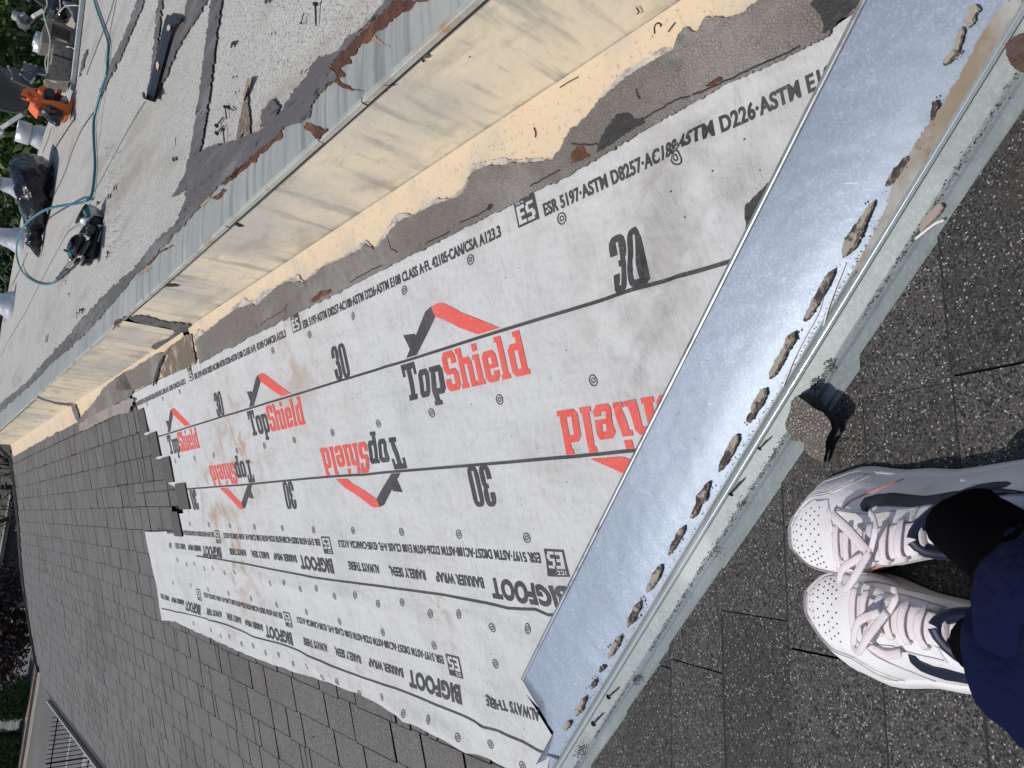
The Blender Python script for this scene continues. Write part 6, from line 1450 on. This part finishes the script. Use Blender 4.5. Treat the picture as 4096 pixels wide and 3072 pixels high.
# body: one skinned figure, legs to head, mostly outside the frame
def skin_body(name, joints, edges, m):
    me = bpy.data.meshes.new(name); me.from_pydata([j[0] for j in joints], edges, []); o = bpy.data.objects.new(name, me); COL.objects.link(o)
    md = o.modifiers.new('skin', 'SKIN'); 
    bpy.context.view_layer.objects.active = o
    if not me.skin_vertices: bpy.ops.mesh.customdata_skin_add() if hasattr(bpy.ops.mesh, 'customdata_skin_add') else None
    for k, sv in enumerate(me.skin_vertices[0].data): sv.radius = joints[k][1] if isinstance(joints[k][1], tuple) else (joints[k][1],) * 2; sv.use_root = (k == 0)
    sb = o.modifiers.new('sub', 'SUBSURF'); sb.levels = 2; sb.render_levels = 2
    dg = bpy.context.evaluated_depsgraph_get(); dg.update(); m2 = bpy.data.meshes.new_from_object(o.evaluated_get(dg)); bpy.data.objects.remove(o)
    for p in m2.polygons: p.use_smooth = True
    m2.materials.append(m); o2 = bpy.data.objects.new(name, m2); COL.objects.link(o2); return o2
hip, ch = Vector((-.04, -.36, .02)), Vector((-.02, -.26, .38))
J = [(hip, (.15, .11)), (hip + Vector((0, .05, .2)), (.13, .09)), (ch, (.16, .10)), (ch + Vector((0, .06, .14)), (.06, .06)), (ch + Vector((0, .09, .20)), .055), (ch + Vector((0, .12, .30)), (.085, .10)), (ch + Vector((0, .12, .39)), (.07, .08)),
     (hip + Vector((-.10, .02, -.05)), .085), (Vector((-.13, -.16, -.36)), .055), (la_ + Vector((0, -.03, .04)), .024), (la_ + Vector((0, -.01, .0)), .018),
     (hip + Vector((.10, .02, -.05)), .085), (Vector((.09, -.16, -.36)), .055), (ra_ + Vector((0, -.03, .04)), .024), (ra_ + Vector((0, -.01, .0)), .018),
     (ch + Vector((-.18, .02, .04)), .05), (Vector((-.27, -.20, .12)), .036), (Vector((-.10, -.10, .02)), .025), (Vector((-.06, -.07, .02)), (.035, .016)),
     (ch + Vector((.18, .02, .04)), .05), (Vector((.25, -.20, .12)), .036), (Vector((.10, -.10, .02)), .025), (Vector((.06, -.07, .02)), (.035, .016))]
Ed = [(0, 1), (1, 2), (2, 3), (3, 4), (4, 5), (5, 6), (0, 7), (7, 8), (8, 9), (9, 10), (0, 11), (11, 12), (12, 13), (13, 14), (2, 15), (15, 16), (16, 17), (17, 18), (2, 19), (19, 20), (20, 21), (21, 22)]
k = len(J)
for s, w_ in ((-1, 18), (1, 22)):               # fingers and thumbs, curled round an absent phone
    w0 = J[w_][0]
    for f, (dz, L_) in enumerate(((.028, .062), (.011, .070), (-.006, .066), (-.022, .052))):
        a = w0 + Vector((0, 0, dz)); b = a + Vector((-s * L_ * .45, .018, 0)); c = b + Vector((-s * L_ * .35, .004, 0)); J += [(a, .010), (b, .009), (c, .0075)]; Ed += [(w_, k), (k, k + 1), (k + 1, k + 2)]; k += 3
    a = w0 + Vector((s * .01, .0, .035)); b = a + Vector((-s * .02, -.01, .022)); c = b + Vector((-s * .018, 0, .012)); J += [(a, .012), (b, .010), (c, .009)]; Ed += [(w_, k), (k, k + 1), (k + 1, k + 2)]; k += 3
body = skin_body('body', J, Ed, m_skin); hang(body, per)
bm = BM(); bmesh.ops.create_icosphere(bm, subdivisions=4, radius=1); hc_ = ch + Vector((0, .10, .375))
for v in bm.verts: p = v.co; v.co = hc_ + Vector((p.x * .092, p.y * .108 - .01, max(p.z, -.35 if p.y < 0 else .05) * .085)) * (1 + .05 * nz(p.x * 5, p.y * 5, p.z * 5))
part('hair', bm, m_bark, per, True)
for s in (-1, 1):
    bm = BM(); bmesh.ops.create_icosphere(bm, subdivisions=2, radius=.013); bmesh.ops.translate(bm, verts=bm.verts[:], vec=ch + Vector((s * .034, .215, .315))); part('eye', bm, m_black, per, True)
bm = BM(); tube(bm, [ch + Vector((0, .215, .31)), ch + Vector((0, .245, .275)), ch + Vector((0, .222, .268))], [.008, .014, .010], 8); part('nose', bm, m_skin, per, True)
# shirt
bm = BM(); tube(bm, [hip + Vector((0, .0, .05)), hip + Vector((0, .03, .12)), hip + Vector((0, .06, .24)), ch, ch + Vector((0, .04, .10)), ch + Vector((0, .055, .14))], [.19, .185, .18, .20, .15, .075], 24, True, .66, Vector((0, 1, 0))); part('shirt', bm, m_sock, per, True)
for s in (-1, 1):
    bm = BM(); tube(bm, spline([ch + Vector((s * .10, .02, .06)), ch + Vector((s * .19, .02, .03)), Vector((s * .265 - .01, -.20, .14)), Vector((s * .20, -.16, .09))], 4), [.07, .075, .072, .07, .066, .062, .06, .058, .056, .054, .05, .047, .045][:13], 14); part('sleeve', bm, m_sock, per, True)
# trousers: two folded legs and a seat
def leg(pts, seed, nm='trouser_leg'):
    c = spline([Vector(p[0]) for p in pts], 8); rs_ = []
    for i in range(len(c)):
        f = i / 8; a = min(int(f), len(pts) - 2); u = f - a; rs_.append(pts[a][1] + (pts[a + 1][1] - pts[a][1]) * u)
    n = 40; rows = []
    for i, p in enumerate(c):
        t = (c[min(i + 1, len(c) - 1)] - c[max(i - 1, 0)]).normalized(); X = (Vector((1, 0, 0)) - t * t.x).normalized(); Y = t.cross(X); row = []
        for k in range(n + 1):
            a = 6.2832 * (k % n) / n
            fold = 1 + .16 * noise.noise(Vector((math.cos(a) * 1.6 + seed, math.sin(a) * 1.6, i * .32))) - .12 * abs(noise.noise(Vector((math.cos(a) * 2.3, math.sin(a) * 2.3 + seed, i * .55)))) + .075 * math.sin(i * .75 + 2.2 * math.sin(a + seed)) * max(0, 1 - i / 22) + .03 * noise.noise(Vector((math.cos(a) * 4, math.sin(a) * 4 + seed, i * .5)))
            row.append(p + (X * math.cos(a) + Y * math.sin(a)) * rs_[i] * fold)
        rows.append(row)
    bm = BM(); quadgrid(bm, [[q + (rows[0][n // 2] + rows[0][0] - 2 * c[0]) * 0 + (c[0] - q).normalized() * .004 for q in rows[1]], [q + (c[0] - q).normalized() * .004 for q in rows[0]]] + rows)
    bmesh.ops.remove_doubles(bm, verts=bm.verts[:], dist=1e-5); return part(nm, bm, m_navy, per, True)
h1 = pZ(4215, 2640, -.60); leg([(h1, .056), (h1 + Vector((-.004, -.055, .06)), .060), ((-.10, .0, -.46), .070), ((-.13, -.15, -.34), .085), ((-.13, -.27, -.16), .10), ((-.10, -.33, -.02), .105)], 1.3)
h2 = pZ(4200, 2400, -.585); leg([(h2, .050), (h2 + Vector((.004, -.055, .06)), .056), ((.04, -.02, -.45), .068), ((.09, -.15, -.34), .085), ((.08, -.27, -.16), .10), ((.05, -.33, -.02), .105)], 4.1)
bm = BM(); tube(bm, [hip + Vector((0, -.02, -.12)), hip + Vector((0, 0, -.02)), hip + Vector((0, .01, .09))], [.15, .19, .175], 24, True, .72, Vector((0, 1, 0))); part('trouser_seat', bm, m_navy, per, True)
